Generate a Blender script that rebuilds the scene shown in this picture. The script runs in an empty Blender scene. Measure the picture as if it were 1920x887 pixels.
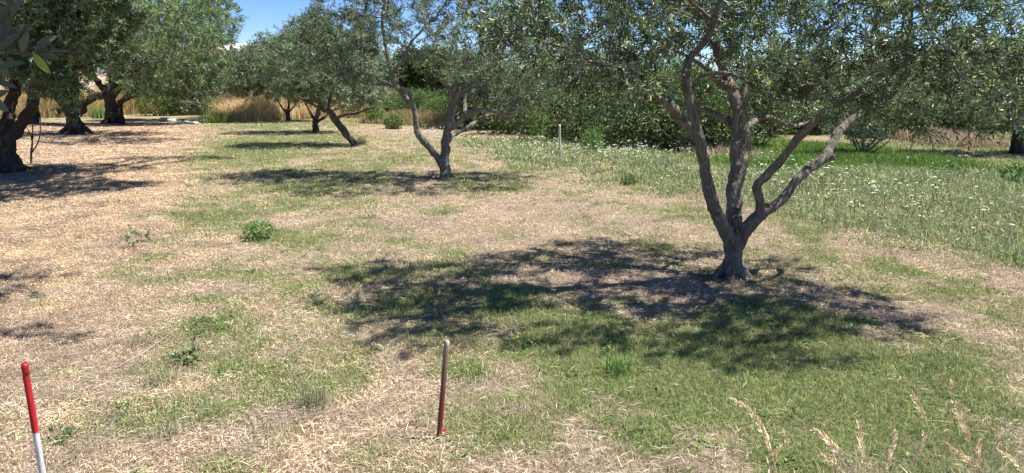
import bpy, math
import numpy as np
from mathutils import Vector, noise as mnoise

SC = bpy.context.scene
COL = SC.collection
R = math.radians

# ------------------------------------------------------------------ camera, sky, sun, exposure
F_PX, W_PX, H_PX, CAM_H = 1423.0, 1920.0, 887.0, 1.6
PITCH = math.atan((443.5 - 165.0) / F_PX)
cam_d = bpy.data.cameras.new('camera')
cam = bpy.data.objects.new('camera', cam_d); COL.objects.link(cam)
cam.location = (0, 0, CAM_H)
cam.rotation_euler = (math.pi / 2 - PITCH, 0, 0)
cam_d.sensor_width = 36.0
cam_d.lens = 36.0 * F_PX / W_PX
cam_d.clip_start = 0.05
cam_d.clip_end = 6000
SC.camera = cam

SUN_EL, SUN_AZ = 61.0, 3.0           # elevation, degrees ahead of the picture's right-hand side
world = bpy.data.worlds.new('World'); SC.world = world; world.use_nodes = True
wn = world.node_tree
sky = wn.nodes.new('ShaderNodeTexSky'); sky.sky_type = 'NISHITA'; sky.sun_disc = False
sky.sun_elevation = R(SUN_EL); sky.sun_rotation = R(90 - SUN_AZ)
sky.air_density = 1.0; sky.dust_density = 0.0; sky.ozone_density = 4.0; sky.altitude = 2500
hs = wn.nodes.new('ShaderNodeHueSaturation'); hs.inputs['Saturation'].default_value = 1.25; hs.inputs['Hue'].default_value = 0.514
wn.links.new(sky.outputs[0], hs.inputs['Color']); wn.links.new(hs.outputs[0], wn.nodes['Background'].inputs[0])
wn.nodes['Background'].inputs[1].default_value = 0.075
sd = bpy.data.lights.new('sun', 'SUN'); sun = bpy.data.objects.new('sun', sd); COL.objects.link(sun)
sd.energy = 5.0; sd.angle = R(0.55); sd.color = (1.0, 0.97, 0.92)
sv = Vector((math.cos(R(SUN_EL)) * math.cos(R(SUN_AZ)), math.cos(R(SUN_EL)) * math.sin(R(SUN_AZ)), math.sin(R(SUN_EL))))
sun.rotation_euler = sv.to_track_quat('Z', 'Y').to_euler(); sun.location = (12, 0, 20)
SC.view_settings.view_transform = 'Standard'; SC.view_settings.look = 'None'
SC.view_settings.exposure = 1.2; SC.view_settings.gamma = 1.0
SC.cycles.max_bounces = 6; SC.cycles.diffuse_bounces = 3; SC.cycles.transmission_bounces = 3; SC.cycles.glossy_bounces = 2
SC.cycles.sample_clamp_indirect = 6.0

# ------------------------------------------------------------------ measuring helpers
def ray(px, py):
    x, y = (px - 960) / F_PX, -(py - 443.5) / F_PX
    c, s = math.cos(PITCH), math.sin(PITCH)
    return np.array((x, c + y * s, -s + y * c))
def P(px, py, Y):
    d = ray(px, py); t = Y / d[1]
    return np.array((d[0] * t, Y, CAM_H + d[2] * t))
def G(px, py):
    d = ray(px, py); t = CAM_H / -d[2]
    return np.array((d[0] * t, d[1] * t, 0.0))

def vnoise(x, y, seed=0):
    x = np.asarray(x, float); y = np.asarray(y, float)
    xi = np.floor(x).astype(np.int64); yi = np.floor(y).astype(np.int64)
    fx, fy = x - xi, y - yi
    fx = fx * fx * (3 - 2 * fx); fy = fy * fy * (3 - 2 * fy)
    def h(a, b):
        n = (a * 374761393 + b * 668265263 + seed * 974634777) & 0xffffffff
        n = ((n ^ (n >> 13)) * 1274126177) & 0xffffffff
        return ((n ^ (n >> 16)) & 0xffff) / 65535.0
    return (h(xi, yi) * (1 - fx) + h(xi + 1, yi) * fx) * (1 - fy) + (h(xi, yi + 1) * (1 - fx) + h(xi + 1, yi + 1) * fx) * fy
def fbm(x, y, seed=0, o=4):
    a, s, t = 0.5, 0.0, 0.0
    for i in range(o):
        s = s + a * vnoise(x * 2 ** i, y * 2 ** i, seed + i * 17); t += a; a *= 0.55
    return s / t
def sm(a, b, x):
    t = np.clip((x - a) / (b - a), 0, 1); return t * t * (3 - 2 * t)

def height(x, y):
    return (fbm(x * 0.9, y * 0.9, 5, 3) - 0.5) * 0.07 + (fbm(x * 0.16, y * 0.16, 9, 2) - 0.5) * 0.10

def blob(x, y, px, py, rx, ry, seed=0, rough=0.35):
    c = G(px, py); a = G(px + rx, py); b = G(px, py - ry); b2 = G(px, py + ry)
    rX = abs(a[0] - c[0]); rY = (abs(b[1] - c[1]) + abs(b2[1] - c[1])) / 2
    d = np.sqrt(((x - c[0]) / rX) ** 2 + ((y - c[1]) / rY) ** 2)
    n = fbm(x * 2.2, y * 2.2, seed + 31, 3)
    return sm(1.25, 0.55, d + (n - 0.5) * rough * 2.4)

# line helper in ground space: signed distance style masks
def above_line(x, y, pts):
    """Y beyond the polyline through pixel points (ground positions), along each x."""
    g = np.array([G(*p)[:2] for p in pts]); o = np.argsort(g[:, 0]); g = g[o]
    return y - np.interp(x, g[:, 0], g[:, 1])

MEAD_NEAR = [(840, 262), (930, 300), (1150, 348), (1330, 385), (1480, 415), (1650, 462), (1920, 520), (2300, 620)]
HEDGE_LINE = [(840, 222), (900, 240), (1000, 262), (1140, 285), (1300, 295)]
def meadow(x, y):
    n = (fbm(x * 1.3, y * 1.3, 77, 3) - 0.5)
    left = above_line(x, y, MEAD_NEAR)
    m = sm(-1.3, 1.6, left + n * 4)
    xs = G(820, 250)[0]
    m = m * sm(-2.2, -1.2, x + 0.02 * y)
    far = sm(26, 21, y + n * 2)
    right = sm(10.5, 8.0, x - (y - 10) * 0.15)      # beyond: mown green lane
    lane = 1 - sm(13.6, 15.2, y + n * 1.5) * sm(3.0, 4.6, x)
    return m * far * lane
def mulch(x, y):
    g = np.array([G(*p)[:2] for p in [(360, 226), (330, 300), (290, 380), (200, 480), (170, 560), (120, 650), (90, 760), (50, 887)]])
    o = np.argsort(g[:, 1]); g = g[o]
    bx = np.interp(y, g[:, 1], g[:, 0])
    n = (fbm(x * 1.6, y * 1.6, 41, 3) - 0.5)
    return sm(1.0, -0.9, x - bx + n * 2.6) * (.38 + .62 * sm(3.4, 6.5, y + n * 2)) * sm(38, 34, y)
GREEN = [  # px, py, rx, ry, amount
    (1500, 800, 420, 190, .72), (1850, 700, 120, 90, .5), (520, 470, 120, 60, .3), (420, 600, 110, 60, .2), (400, 420, 80, 40, .3), (430, 700, 90, 40, .1), (620, 830, 160, 50, .35), (1330, 690, 330, 95, .95), (1700, 720, 160, 90, .35), (900, 600, 260, 80, .55),
    (760, 500, 150, 45, .55), (1080, 640, 140, 70, .6), (1450, 600, 200, 45, .7),
    (520, 268, 150, 26, .9), (450, 300, 90, 22, .6), (700, 300, 200, 22, .45), (560, 232, 130, 10, .7),
    (600, 345, 130, 22, .55), (930, 345, 80, 16, .55), (1600, 480, 160, 50, .35), (1650, 312, 330, 24, 1.1), (1880, 330, 150, 40, .8), (1880, 480, 70, 40, .9),
    (1850, 600, 70, 40, .6), (290, 470, 80, 22, .5), (560, 560, 100, 60, .25), (560, 700, 120, 60, .35), (380, 620, 60, 30, .25),
    (1380, 305, 80, 30, .5), (480, 380, 120, 40, .35), (840, 395, 60, 12, .5), (1000, 800, 130, 60, .3)]
DRY = [(960, 400, 240, 34, .8), (740, 243, 90, 8, .8), (1790, 480, 120, 60, .6), (1780, 600, 90, 40, .7), (1240, 530, 120, 24, .6), (1800, 265, 120, 7, .7), (1570, 262, 90, 6, .5),
       (1050, 540, 120, 20, .5), (700, 790, 130, 60, .5), (330, 880, 200, 70, .6), (1060, 345, 90, 12, .4)]
def greenness(x, y):
    g = 0.37 + 0.85 * (fbm(x * 1.1, y * 1.1, 3, 4) - 0.5) + 1.6 * (fbm(x * 3.4, y * 3.4, 8, 4) - 0.5)
    for i, (px, py, rx, ry, a) in enumerate(GREEN): g = g + 0.62 * a * blob(x, y, px, py, rx, ry, i)
    for i, (px, py, rx, ry, a) in enumerate(DRY): g = g - 0.5 * a * blob(x, y, px, py, rx, ry, i + 50)
    g = g - 0.62 * mulch(x, y)
    g = g + 0.3 * sm(14, 18, y) * sm(2, 5, x) 
    return np.clip(g, 0, 1)

# ------------------------------------------------------------------ materials
def new_mat(name):
    m = bpy.data.materials.new(name); m.use_nodes = True
    nt = m.node_tree; return m, nt, nt.nodes['Principled BSDF']
def N(nt, t, **kw):
    n = nt.nodes.new(t)
    for k, v in kw.items(): setattr(n, k, v)
    return n
def mixc(nt, fac, a, b, mode='MIX'):
    n = N(nt, 'ShaderNodeMix', data_type='RGBA', blend_type=mode)
    for i, v in ((0, fac), (6, a), (7, b)):
        if isinstance(v, (int, float)): n.inputs[i].default_value = v
        elif isinstance(v, tuple): n.inputs[i].default_value = (*v, 1)
        else: nt.links.new(v, n.inputs[i])
    return n.outputs[2]
def noise_fac(nt, scale, detail=4, rough=0.6, lo=0.35, hi=0.65, vec=None, dist=0.0):
    n = N(nt, 'ShaderNodeTexNoise'); n.inputs['Scale'].default_value = scale
    n.inputs['Detail'].default_value = detail; n.inputs['Roughness'].default_value = rough; n.inputs['Distortion'].default_value = dist
    if vec is not None: nt.links.new(vec, n.inputs['Vector'])
    m = N(nt, 'ShaderNodeMapRange'); m.inputs[1].default_value = lo; m.inputs[2].default_value = hi
    nt.links.new(n.outputs['Fac'], m.inputs[0]); return m.outputs[0]
def bump(nt, b, fac, strength, dist):
    n = N(nt, 'ShaderNodeBump'); n.inputs['Strength'].default_value = strength; n.inputs['Distance'].default_value = dist
    nt.links.new(fac, n.inputs['Height']); nt.links.new(n.outputs[0], b.inputs['Normal'])

def leaf_mat(name, top, under, rough=0.42, transl=0.22, spec=0.45):
    """Two-sided leaf: real upper and lower faces, colour varied by the leaf's own tint."""
    m, nt, b = new_mat(name)
    at = N(nt, 'ShaderNodeAttribute', attribute_name='tint')
    geo = N(nt, 'ShaderNodeNewGeometry')
    ct = mixc(nt, 1.0, top, at.outputs['Color'], 'MULTIPLY')
    cu = mixc(nt, 1.0, under, at.outputs['Color'], 'MULTIPLY')
    c = mixc(nt, geo.outputs['Backfacing'], ct, cu)
    nt.links.new(c, b.inputs['Base Color'])
    b.inputs['Roughness'].default_value = rough; b.inputs['Specular IOR Level'].default_value = spec
    tr = N(nt, 'ShaderNodeBsdfTranslucent')
    tc = mixc(nt, 1.0, c, (1.15, 1.5, 0.6), 'MULTIPLY'); nt.links.new(tc, tr.inputs[0])
    mx = N(nt, 'ShaderNodeMixShader'); mx.inputs[0].default_value = transl
    nt.links.new(b.outputs[0], mx.inputs[1]); nt.links.new(tr.outputs[0], mx.inputs[2])
    nt.links.new(mx.outputs[0], nt.nodes['Material Output'].inputs[0])
    return m
def tint_mat(name, transl=0.25, rough=0.7):
    """Blade material: the colour is the plant's own, stored per blade."""
    m, nt, b = new_mat(name)
    at = N(nt, 'ShaderNodeAttribute', attribute_name='tint')
    nt.links.new(at.outputs['Color'], b.inputs['Base Color']); b.inputs['Roughness'].default_value = rough
    b.inputs['Specular IOR Level'].default_value = 0.25
    tr = N(nt, 'ShaderNodeBsdfTranslucent'); nt.links.new(at.outputs['Color'], tr.inputs[0])
    mx = N(nt, 'ShaderNodeMixShader'); mx.inputs[0].default_value = transl
    nt.links.new(b.outputs[0], mx.inputs[1]); nt.links.new(tr.outputs[0], mx.inputs[2])
    nt.links.new(mx.outputs[0], nt.nodes['Material Output'].inputs[0])
    return m
def bark_mat(name, c1, c2, c3, scale=14, bs=0.6):
    m, nt, b = new_mat(name)
    tc = N(nt, 'ShaderNodeTexCoord'); mp = N(nt, 'ShaderNodeMapping'); mp.inputs['Scale'].default_value = (1, 1, 0.28)
    nt.links.new(tc.outputs['Object'], mp.inputs[0])
    f1 = noise_fac(nt, scale, 6, 0.65, 0.38, 0.62, mp.outputs[0], 0.6)
    f2 = noise_fac(nt, scale * 0.28, 3, 0.5, 0.42, 0.66, tc.outputs['Object'])
    f3 = noise_fac(nt, scale * 4.5, 4, 0.7, 0.3, 0.7, mp.outputs[0])
    c = mixc(nt, f1, c1, c2); c = mixc(nt, f2, c, c3)
    d = mixc(nt, f3, (0.62, 0.62, 0.62), (1.1, 1.1, 1.1)); c = mixc(nt, 1.0, c, d, 'MULTIPLY')
    nt.links.new(c, b.inputs['Base Color']); b.inputs['Roughness'].default_value = 0.85
    b.inputs['Specular IOR Level'].default_value = 0.2
    a = N(nt, 'ShaderNodeMath', operation='ADD'); nt.links.new(f1, a.inputs[0]); nt.links.new(f3, a.inputs[1])
    bump(nt, b, a.outputs[0], bs, 0.02)
    return m
M = {}
M['leaf'] = leaf_mat('olive_leaf', (0.064, 0.102, 0.046), (0.28, 0.335, 0.26), 0.38, 0.25, .5)
M['leaf_far'] = leaf_mat('olive_leaf_far', (0.078, 0.116, 0.060), (0.24, 0.30, 0.225), 0.45, .24, .45)
M['leaf_bright'] = leaf_mat('olive_leaf_bright', (0.060, 0.104, 0.034), (0.24, 0.31, 0.18), 0.38, .26, .5)
M['bramble'] = leaf_mat('bramble_leaf', (0.060, 0.105, 0.030), (0.11, 0.15, 0.075), 0.4, 0.25)
M['green'] = leaf_mat('shrub_leaf', (0.085, 0.155, 0.038), (0.12, 0.18, 0.07), 0.45, 0.27)
M['leaf_shaded'] = leaf_mat('shaded_olive_leaf', (0.030, 0.060, 0.022), (0.16, 0.15, 0.085), 0.5, .15, .25)  # darkened olive leaf: the near sprig's shade is put into its colour
M['blade'] = tint_mat('grass_blade')
M['straw'] = tint_mat('straw', 0.15, 0.8)
M['petal'] = tint_mat('petal', 0.2, 0.8)
M['bark'] = bark_mat('olive_bark', (0.14, 0.118, 0.096), (0.40, 0.355, 0.30), (0.23, 0.20, 0.165), 16, .8)
M['bark_old'] = bark_mat('old_olive_bark', (0.045, 0.036, 0.028), (0.14, 0.115, 0.09), (0.08, 0.065, 0.05), 9, 1.0)
M['bark_mid'] = bark_mat('rough_olive_bark', (0.08, 0.067, 0.054), (0.27, 0.235, 0.20), (0.14, 0.12, 0.10), 12, 0.9)
M['twig'] = bark_mat('twig_bark', (0.12, 0.09, 0.07), (0.28, 0.23, 0.185), (0.19, 0.15, 0.115), 30, 0.2)

def ground_material():
    m, nt, b = new_mat('orchard_soil')
    tc = N(nt, 'ShaderNodeTexCoord').outputs['Object']
    at = N(nt, 'ShaderNodeAttribute', attribute_name='patch')
    sp = N(nt, 'ShaderNodeSeparateColor'); nt.links.new(at.outputs['Color'], sp.inputs[0])
    gr, mu, so = sp.outputs[0], sp.outputs[1], sp.outputs[2]
    fine = noise_fac(nt, 55, 5, 0.75, 0.36, 0.64, tc)
    mid = noise_fac(nt, 14, 5, 0.7, 0.35, 0.65, tc, 1.0)
    big = noise_fac(nt, 1.6, 4, 0.6, 0.35, 0.65, tc)
    vor = N(nt, 'ShaderNodeTexVoronoi'); vor.inputs['Scale'].default_value = 75; nt.links.new(tc, vor.inputs['Vector'])
    straw = mixc(nt, fine, (0.24, 0.175, 0.12), (0.64, 0.51, 0.355))
    straw = mixc(nt, mid, straw, mixc(nt, fine, (0.28, 0.19, 0.12), (0.46, 0.35, 0.235)))
    mul = mixc(nt, fine, (0.36, 0.24, 0.135), (0.58, 0.43, 0.27))
    mul = mixc(nt, vor.outputs['Distance'], mul, (0.47, 0.33, 0.19))
    grn = mixc(nt, fine, (0.10, 0.115, 0.035), (0.24, 0.26, 0.10))
    grn = mixc(nt, mid, grn, mixc(nt, fine, (0.19, 0.16, 0.08), (0.30, 0.30, 0.14)))
    c = mixc(nt, mu, straw, mul)
    gm = N(nt, 'ShaderNodeMath', operation='MULTIPLY_ADD'); nt.links.new(mid, gm.inputs[0]); gm.inputs[1].default_value = 0.5; 
    nt.links.new(gr, gm.inputs[2])
    gs = N(nt, 'ShaderNodeMapRange'); gs.inputs[1].default_value = 0.45; gs.inputs[2].default_value = 1.15; nt.links.new(gm.outputs[0], gs.inputs[0])
    c = mixc(nt, gs.outputs[0], c, grn)
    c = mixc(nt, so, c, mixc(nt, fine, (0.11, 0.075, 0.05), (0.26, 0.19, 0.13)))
    c = mixc(nt, 1.0, c, mixc(nt, big, (0.88, 0.86, 0.84), (1.06, 1.05, 1.04)), 'MULTIPLY')
    nt.links.new(c, b.inputs['Base Color']); b.inputs['Roughness'].default_value = 0.95; b.inputs['Specular IOR Level'].default_value = 0.1
    a = N(nt, 'ShaderNodeMath', operation='ADD'); nt.links.new(fine, a.inputs[0]); nt.links.new(mid, a.inputs[1])
    bump(nt, b, a.outputs[0], 0.9, 0.018)
    return m

# ------------------------------------------------------------------ mesh helpers
def mk_mesh(name, verts, quads=None, tris=None, tint=None, mat=None, smooth=False):
    me = bpy.data.meshes.new(name)
    verts = np.asarray(verts, np.float32).reshape(-1, 3)
    parts, tot = [], []
    if quads is not None and len(quads): q = np.asarray(quads, np.int32).reshape(-1, 4); parts.append(q.ravel()); tot.append(np.full(len(q), 4, np.int32))
    if tris is not None and len(tris): t = np.asarray(tris, np.int32).reshape(-1, 3); parts.append(t.ravel()); tot.append(np.full(len(t), 3, np.int32))
    li = np.concatenate(parts); lt = np.concatenate(tot); ls = np.concatenate(([0], np.cumsum(lt)[:-1])).astype(np.int32)
    me.vertices.add(len(verts)); me.vertices.foreach_set('co', verts.ravel())
    me.loops.add(len(li)); me.loops.foreach_set('vertex_index', li)
    me.polygons.add(len(lt)); me.polygons.foreach_set('loop_start', ls)
    if smooth: me.polygons.foreach_set('use_smooth', np.ones(len(lt), bool))
    me.update(calc_edges=True)
    if tint is not None:
        ca = me.color_attributes.new('tint', 'FLOAT_COLOR', 'POINT')
        c = np.ones((len(verts), 4), np.float32); c[:, :3] = tint; ca.data.foreach_set('color', c.ravel())
    if mat: me.materials.append(mat)
    return me
def link(name, me, loc=(0, 0, 0), parent=None, **props):
    o = bpy.data.objects.new(name, me); COL.objects.link(o); o.location = loc
    if parent: o.parent = parent
    for k, v in props.items(): o[k] = v
    return o
def thing(name, label, cat, loc, group=None):
    o = bpy.data.objects.new(name, None); COL.objects.link(o); o.location = loc
    o['label'] = label; o['category'] = cat
    if group: o['group'] = group
    return o
def unit(v): return v / np.maximum(np.linalg.norm(v, axis=-1, keepdims=True), 1e-9)

class Geo:
    """Collects quads/tris with tint."""
    def __init__(s): s.v, s.q, s.t, s.c, s.n = [], [], [], [], 0
    def add(s, v, q=None, t=None, c=None):
        v = np.asarray(v, float).reshape(-1, 3)
        if q is not None: s.q.append(np.asarray(q).reshape(-1, 4) + s.n)
        if t is not None: s.t.append(np.asarray(t).reshape(-1, 3) + s.n)
        s.v.append(v); s.c.append(np.broadcast_to(c if c is not None else (1, 1, 1), v.shape)); s.n += len(v)
    def mesh(s, name, mat, off=(0, 0, 0), smooth=False):
        v = np.concatenate(s.v) - np.asarray(off)
        return mk_mesh(name, v, np.concatenate(s.q) if s.q else None, np.concatenate(s.t) if s.t else None, np.concatenate(s.c), mat, smooth)
    def tube(s, pts, rad, k=6, c=None, cap=True, rng=None, lump=0.0):
        pts = np.asarray(pts, float); n = len(pts)
        if n < 2: return
        rad = np.broadcast_to(rad, (n,)).astype(float)
        tan = unit(np.gradient(pts, axis=0))
        ref = np.array((0.0, 0, 1)) if abs(tan[0][2]) < 0.9 else np.array((1.0, 0, 0))
        u = np.cross(tan[0], ref); u /= np.linalg.norm(u) + 1e-9
        us = [u]
        for i in range(1, n):
            u = us[-1] - tan[i] * np.dot(us[-1], tan[i]); us.append(u / (np.linalg.norm(u) + 1e-9))
        us = np.array(us); vs = np.cross(tan, us)
        a = np.linspace(0, 2 * np.pi, k, endpoint=False)
        rr = rad[:, None] * np.ones((1, k))
        if rng is not None and lump: rr = rr * (1 + lump * rng.normal(size=rr.shape))
        V = pts[:, None] + rr[..., None] * (us[:, None] * np.cos(a)[None, :, None] + vs[:, None] * np.sin(a)[None, :, None])
        i = np.arange(n - 1)[:, None] * k; j = np.arange(k)[None]; j2 = (j + 1) % k
        Q = np.stack([i + j, i + j2, i + k + j2, i + k + j], -1).reshape(-1, 4)
        V = V.reshape(-1, 3); T = None
        if cap:
            V = np.vstack([V, pts[0], pts[-1]]); m = len(V)
            jj = np.arange(k); j3 = (jj + 1) % k
            T = np.concatenate([np.stack([np.full(k, m - 2), j3, jj], -1), np.stack([np.full(k, m - 1), (n - 1) * k + jj, (n - 1) * k + j3], -1)])
        s.add(V, Q, T, c)

def resample(pts, rad, step):
    pts = np.asarray(pts, float); rad = np.asarray(rad, float)
    d = np.concatenate(([0], np.cumsum(np.linalg.norm(np.diff(pts, axis=0), axis=1))))
    n = max(2, int(d[-1] / step) + 1); t = np.linspace(0, d[-1], n)
    # light Catmull-like smoothing
    P_ = np.stack([np.interp(t, d, pts[:, i]) for i in range(3)], 1)
    for _ in range(2):
        if n > 3: P_[1:-1] = 0.25 * P_[:-2] + 0.5 * P_[1:-1] + 0.25 * P_[2:]
    return P_, np.interp(t, d, rad)

# ------------------------------------------------------------------ leaves
def leaf_geo(g, base, d, nrm, L, Wd, tint, fold=0.18, curl=0.12):
    """Folded lanceolate leaves: 8 verts, 4 faces each."""
    n = len(base); d = unit(d); s = unit(np.cross(d, nrm)); up = np.cross(s, d)
    L = L[:, None]; Wd = Wd[:, None]
    m1 = base + d * L * 0.38 ; m2 = base + d * L * 0.74 - up * L * curl * 0.5
    tip = base + d * L - up * L * curl
    l1 = m1 + s * Wd * .5 + up * Wd * fold; r1 = m1 - s * Wd * .5 + up * Wd * fold
    l2 = m2 + s * Wd * .36 + up * Wd * fold; r2 = m2 - s * Wd * .36 + up * Wd * fold
    V = np.stack([base, l1, l2, tip, r2, r1], 1).reshape(-1, 3)
    o = np.arange(n)[:, None] * 6
    Q = np.concatenate([o + np.array([[0, 3, 2, 1]]), o + np.array([[0, 5, 4, 3]])])
    g.add(V, Q, None, np.repeat(tint, 6, 0))
def leaf_tints(rng, n, lo=0.65, hi=1.35, yellow=0.006, warm=0.10):
    b = rng.uniform(lo, hi, (n, 1)); c = np.ones((n, 3)) * b
    c[:, 0] *= rng.uniform(1 - warm, 1 + warm * 1.6, n); c[:, 2] *= rng.uniform(0.8, 1.15, n)
    k = rng.random(n) < yellow; c[k] = np.array((3.8, 2.4, 0.9)) * rng.uniform(.5, 1.1, (k.sum(), 1))
    return c
def shoots(g, rng, pos, dirs, slen, nl, L, Wd, gt=None, **tk):
    """Shoots with opposite leaf pairs."""
    n = len(pos); a = unit(dirs)
    ref = np.where(np.abs(a[:, 2:3]) < 0.9, np.array([[0, 0, 1.0]]), np.array([[1.0, 0, 0]]))
    u = unit(np.cross(a, ref)); v = np.cross(a, u)
    slen = slen * rng.uniform(0.55, 1.3, n); B, D, NN, LL, WW, TT = [], [], [], [], [], []
    ph0 = rng.uniform(0, 6.28, n); bend = rng.normal(size=(n, 3)) * 0.25; bend[:, 2] -= 0.1
    st = leaf_tints(rng, n, 0.8, 1.2, 0, 0.08)
    for i in range(nl):
        t = (i // 2 + 1) / (nl / 2 + 0.5)
        ph = ph0 + (i // 2) * 1.571 + (i % 2) * math.pi + rng.normal(size=n) * 0.3
        rad = u * np.cos(ph)[:, None] + v * np.sin(ph)[:, None]
        an = rng.uniform(0.55, 1.15, n)[:, None] * (1.15 - 0.55 * t)
        ax = unit(a + bend * t)
        B.append(pos + (a + bend * t * 0.5) * (slen * t)[:, None]); D.append(ax * np.cos(an) + rad * np.sin(an))
        NN.append(ax + rng.normal(size=(n, 3)) * 0.35)
        k = rng.uniform(0.65, 1.15, n) * (1.05 - 0.3 * t); LL.append(L * k); WW.append(Wd * k * rng.uniform(0.8, 1.2, n))
        TT.append(st * leaf_tints(rng, n, **tk))
    leaf_geo(g, np.concatenate(B), np.concatenate(D), np.concatenate(NN), np.concatenate(LL), np.concatenate(WW), np.concatenate(TT))
    if gt is not None:   # stems of the shoots as slender three-sided tubes
        e = pos + (a + bend * 0.5) * slen[:, None]; r = 0.0022
        k3 = np.array([0, 2.094, 4.189]); ring = lambda c, rr: c[:, None] + rr * (u[:, None] * np.cos(k3)[None, :, None] + v[:, None] * np.sin(k3)[None, :, None])
        V = np.concatenate([ring(pos, r), ring(e, r * .5)], 1).reshape(-1, 3); o = np.arange(n)[:, None] * 6
        Q = np.concatenate([o + np.array([[j, (j + 1) % 3, 3 + (j + 1) % 3, 3 + j]]) for j in range(3)])
        gt.add(V, Q)

# ------------------------------------------------------------------ trees (space colonisation from traced limbs)
def in_lobes(rng, lobes, n):
    w = np.array([l[2] for l in lobes], float); w /= w.sum(); out = []
    for (c, r, _), k in zip(lobes, rng.multinomial(n, w)):
        d = unit(rng.normal(size=(k, 3))); rr = rng.random(k)[:, None] ** (1 / 2.6)
        out.append(np.asarray(c) + d * rr * np.asarray(r))
    return np.concatenate(out)
def grow(rng, seeds, seed_par, attr, step, di, dk, iters):
    nodes = [*seeds]; par = [*seed_par]; pos = np.array(nodes)
    best = np.full(len(attr), 1e9); bi = np.zeros(len(attr), int)
    def upd(new, off):
        nonlocal best, bi
        for s in range(0, len(attr), 4000):
            D = np.linalg.norm(attr[s:s + 4000, None] - new[None], axis=2); j = D.argmin(1); m = D[np.arange(len(D)), j]
            k = m < best[s:s + 4000]; best[s:s + 4000][k] = m[k]; bi[s:s + 4000][k] = j[k] + off
    upd(pos, 0); alive = best > dk
    for _ in range(iters):
        act = alive & (best < di)
        if not act.any(): break
        idx = bi[act]; dirs = unit(attr[act] - pos[idx])
        uq, inv = np.unique(idx, return_inverse=True)
        acc = np.zeros((len(uq), 3)); np.add.at(acc, inv, dirs)
        acc = unit(unit(acc) + rng.normal(size=acc.shape) * 0.22)
        new = pos[uq] + acc * step
        par.extend(uq.tolist()); off = len(pos); pos = np.vstack([pos, new]); upd(new, off)
        alive &= best > dk
    return pos, np.array(par)

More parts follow.
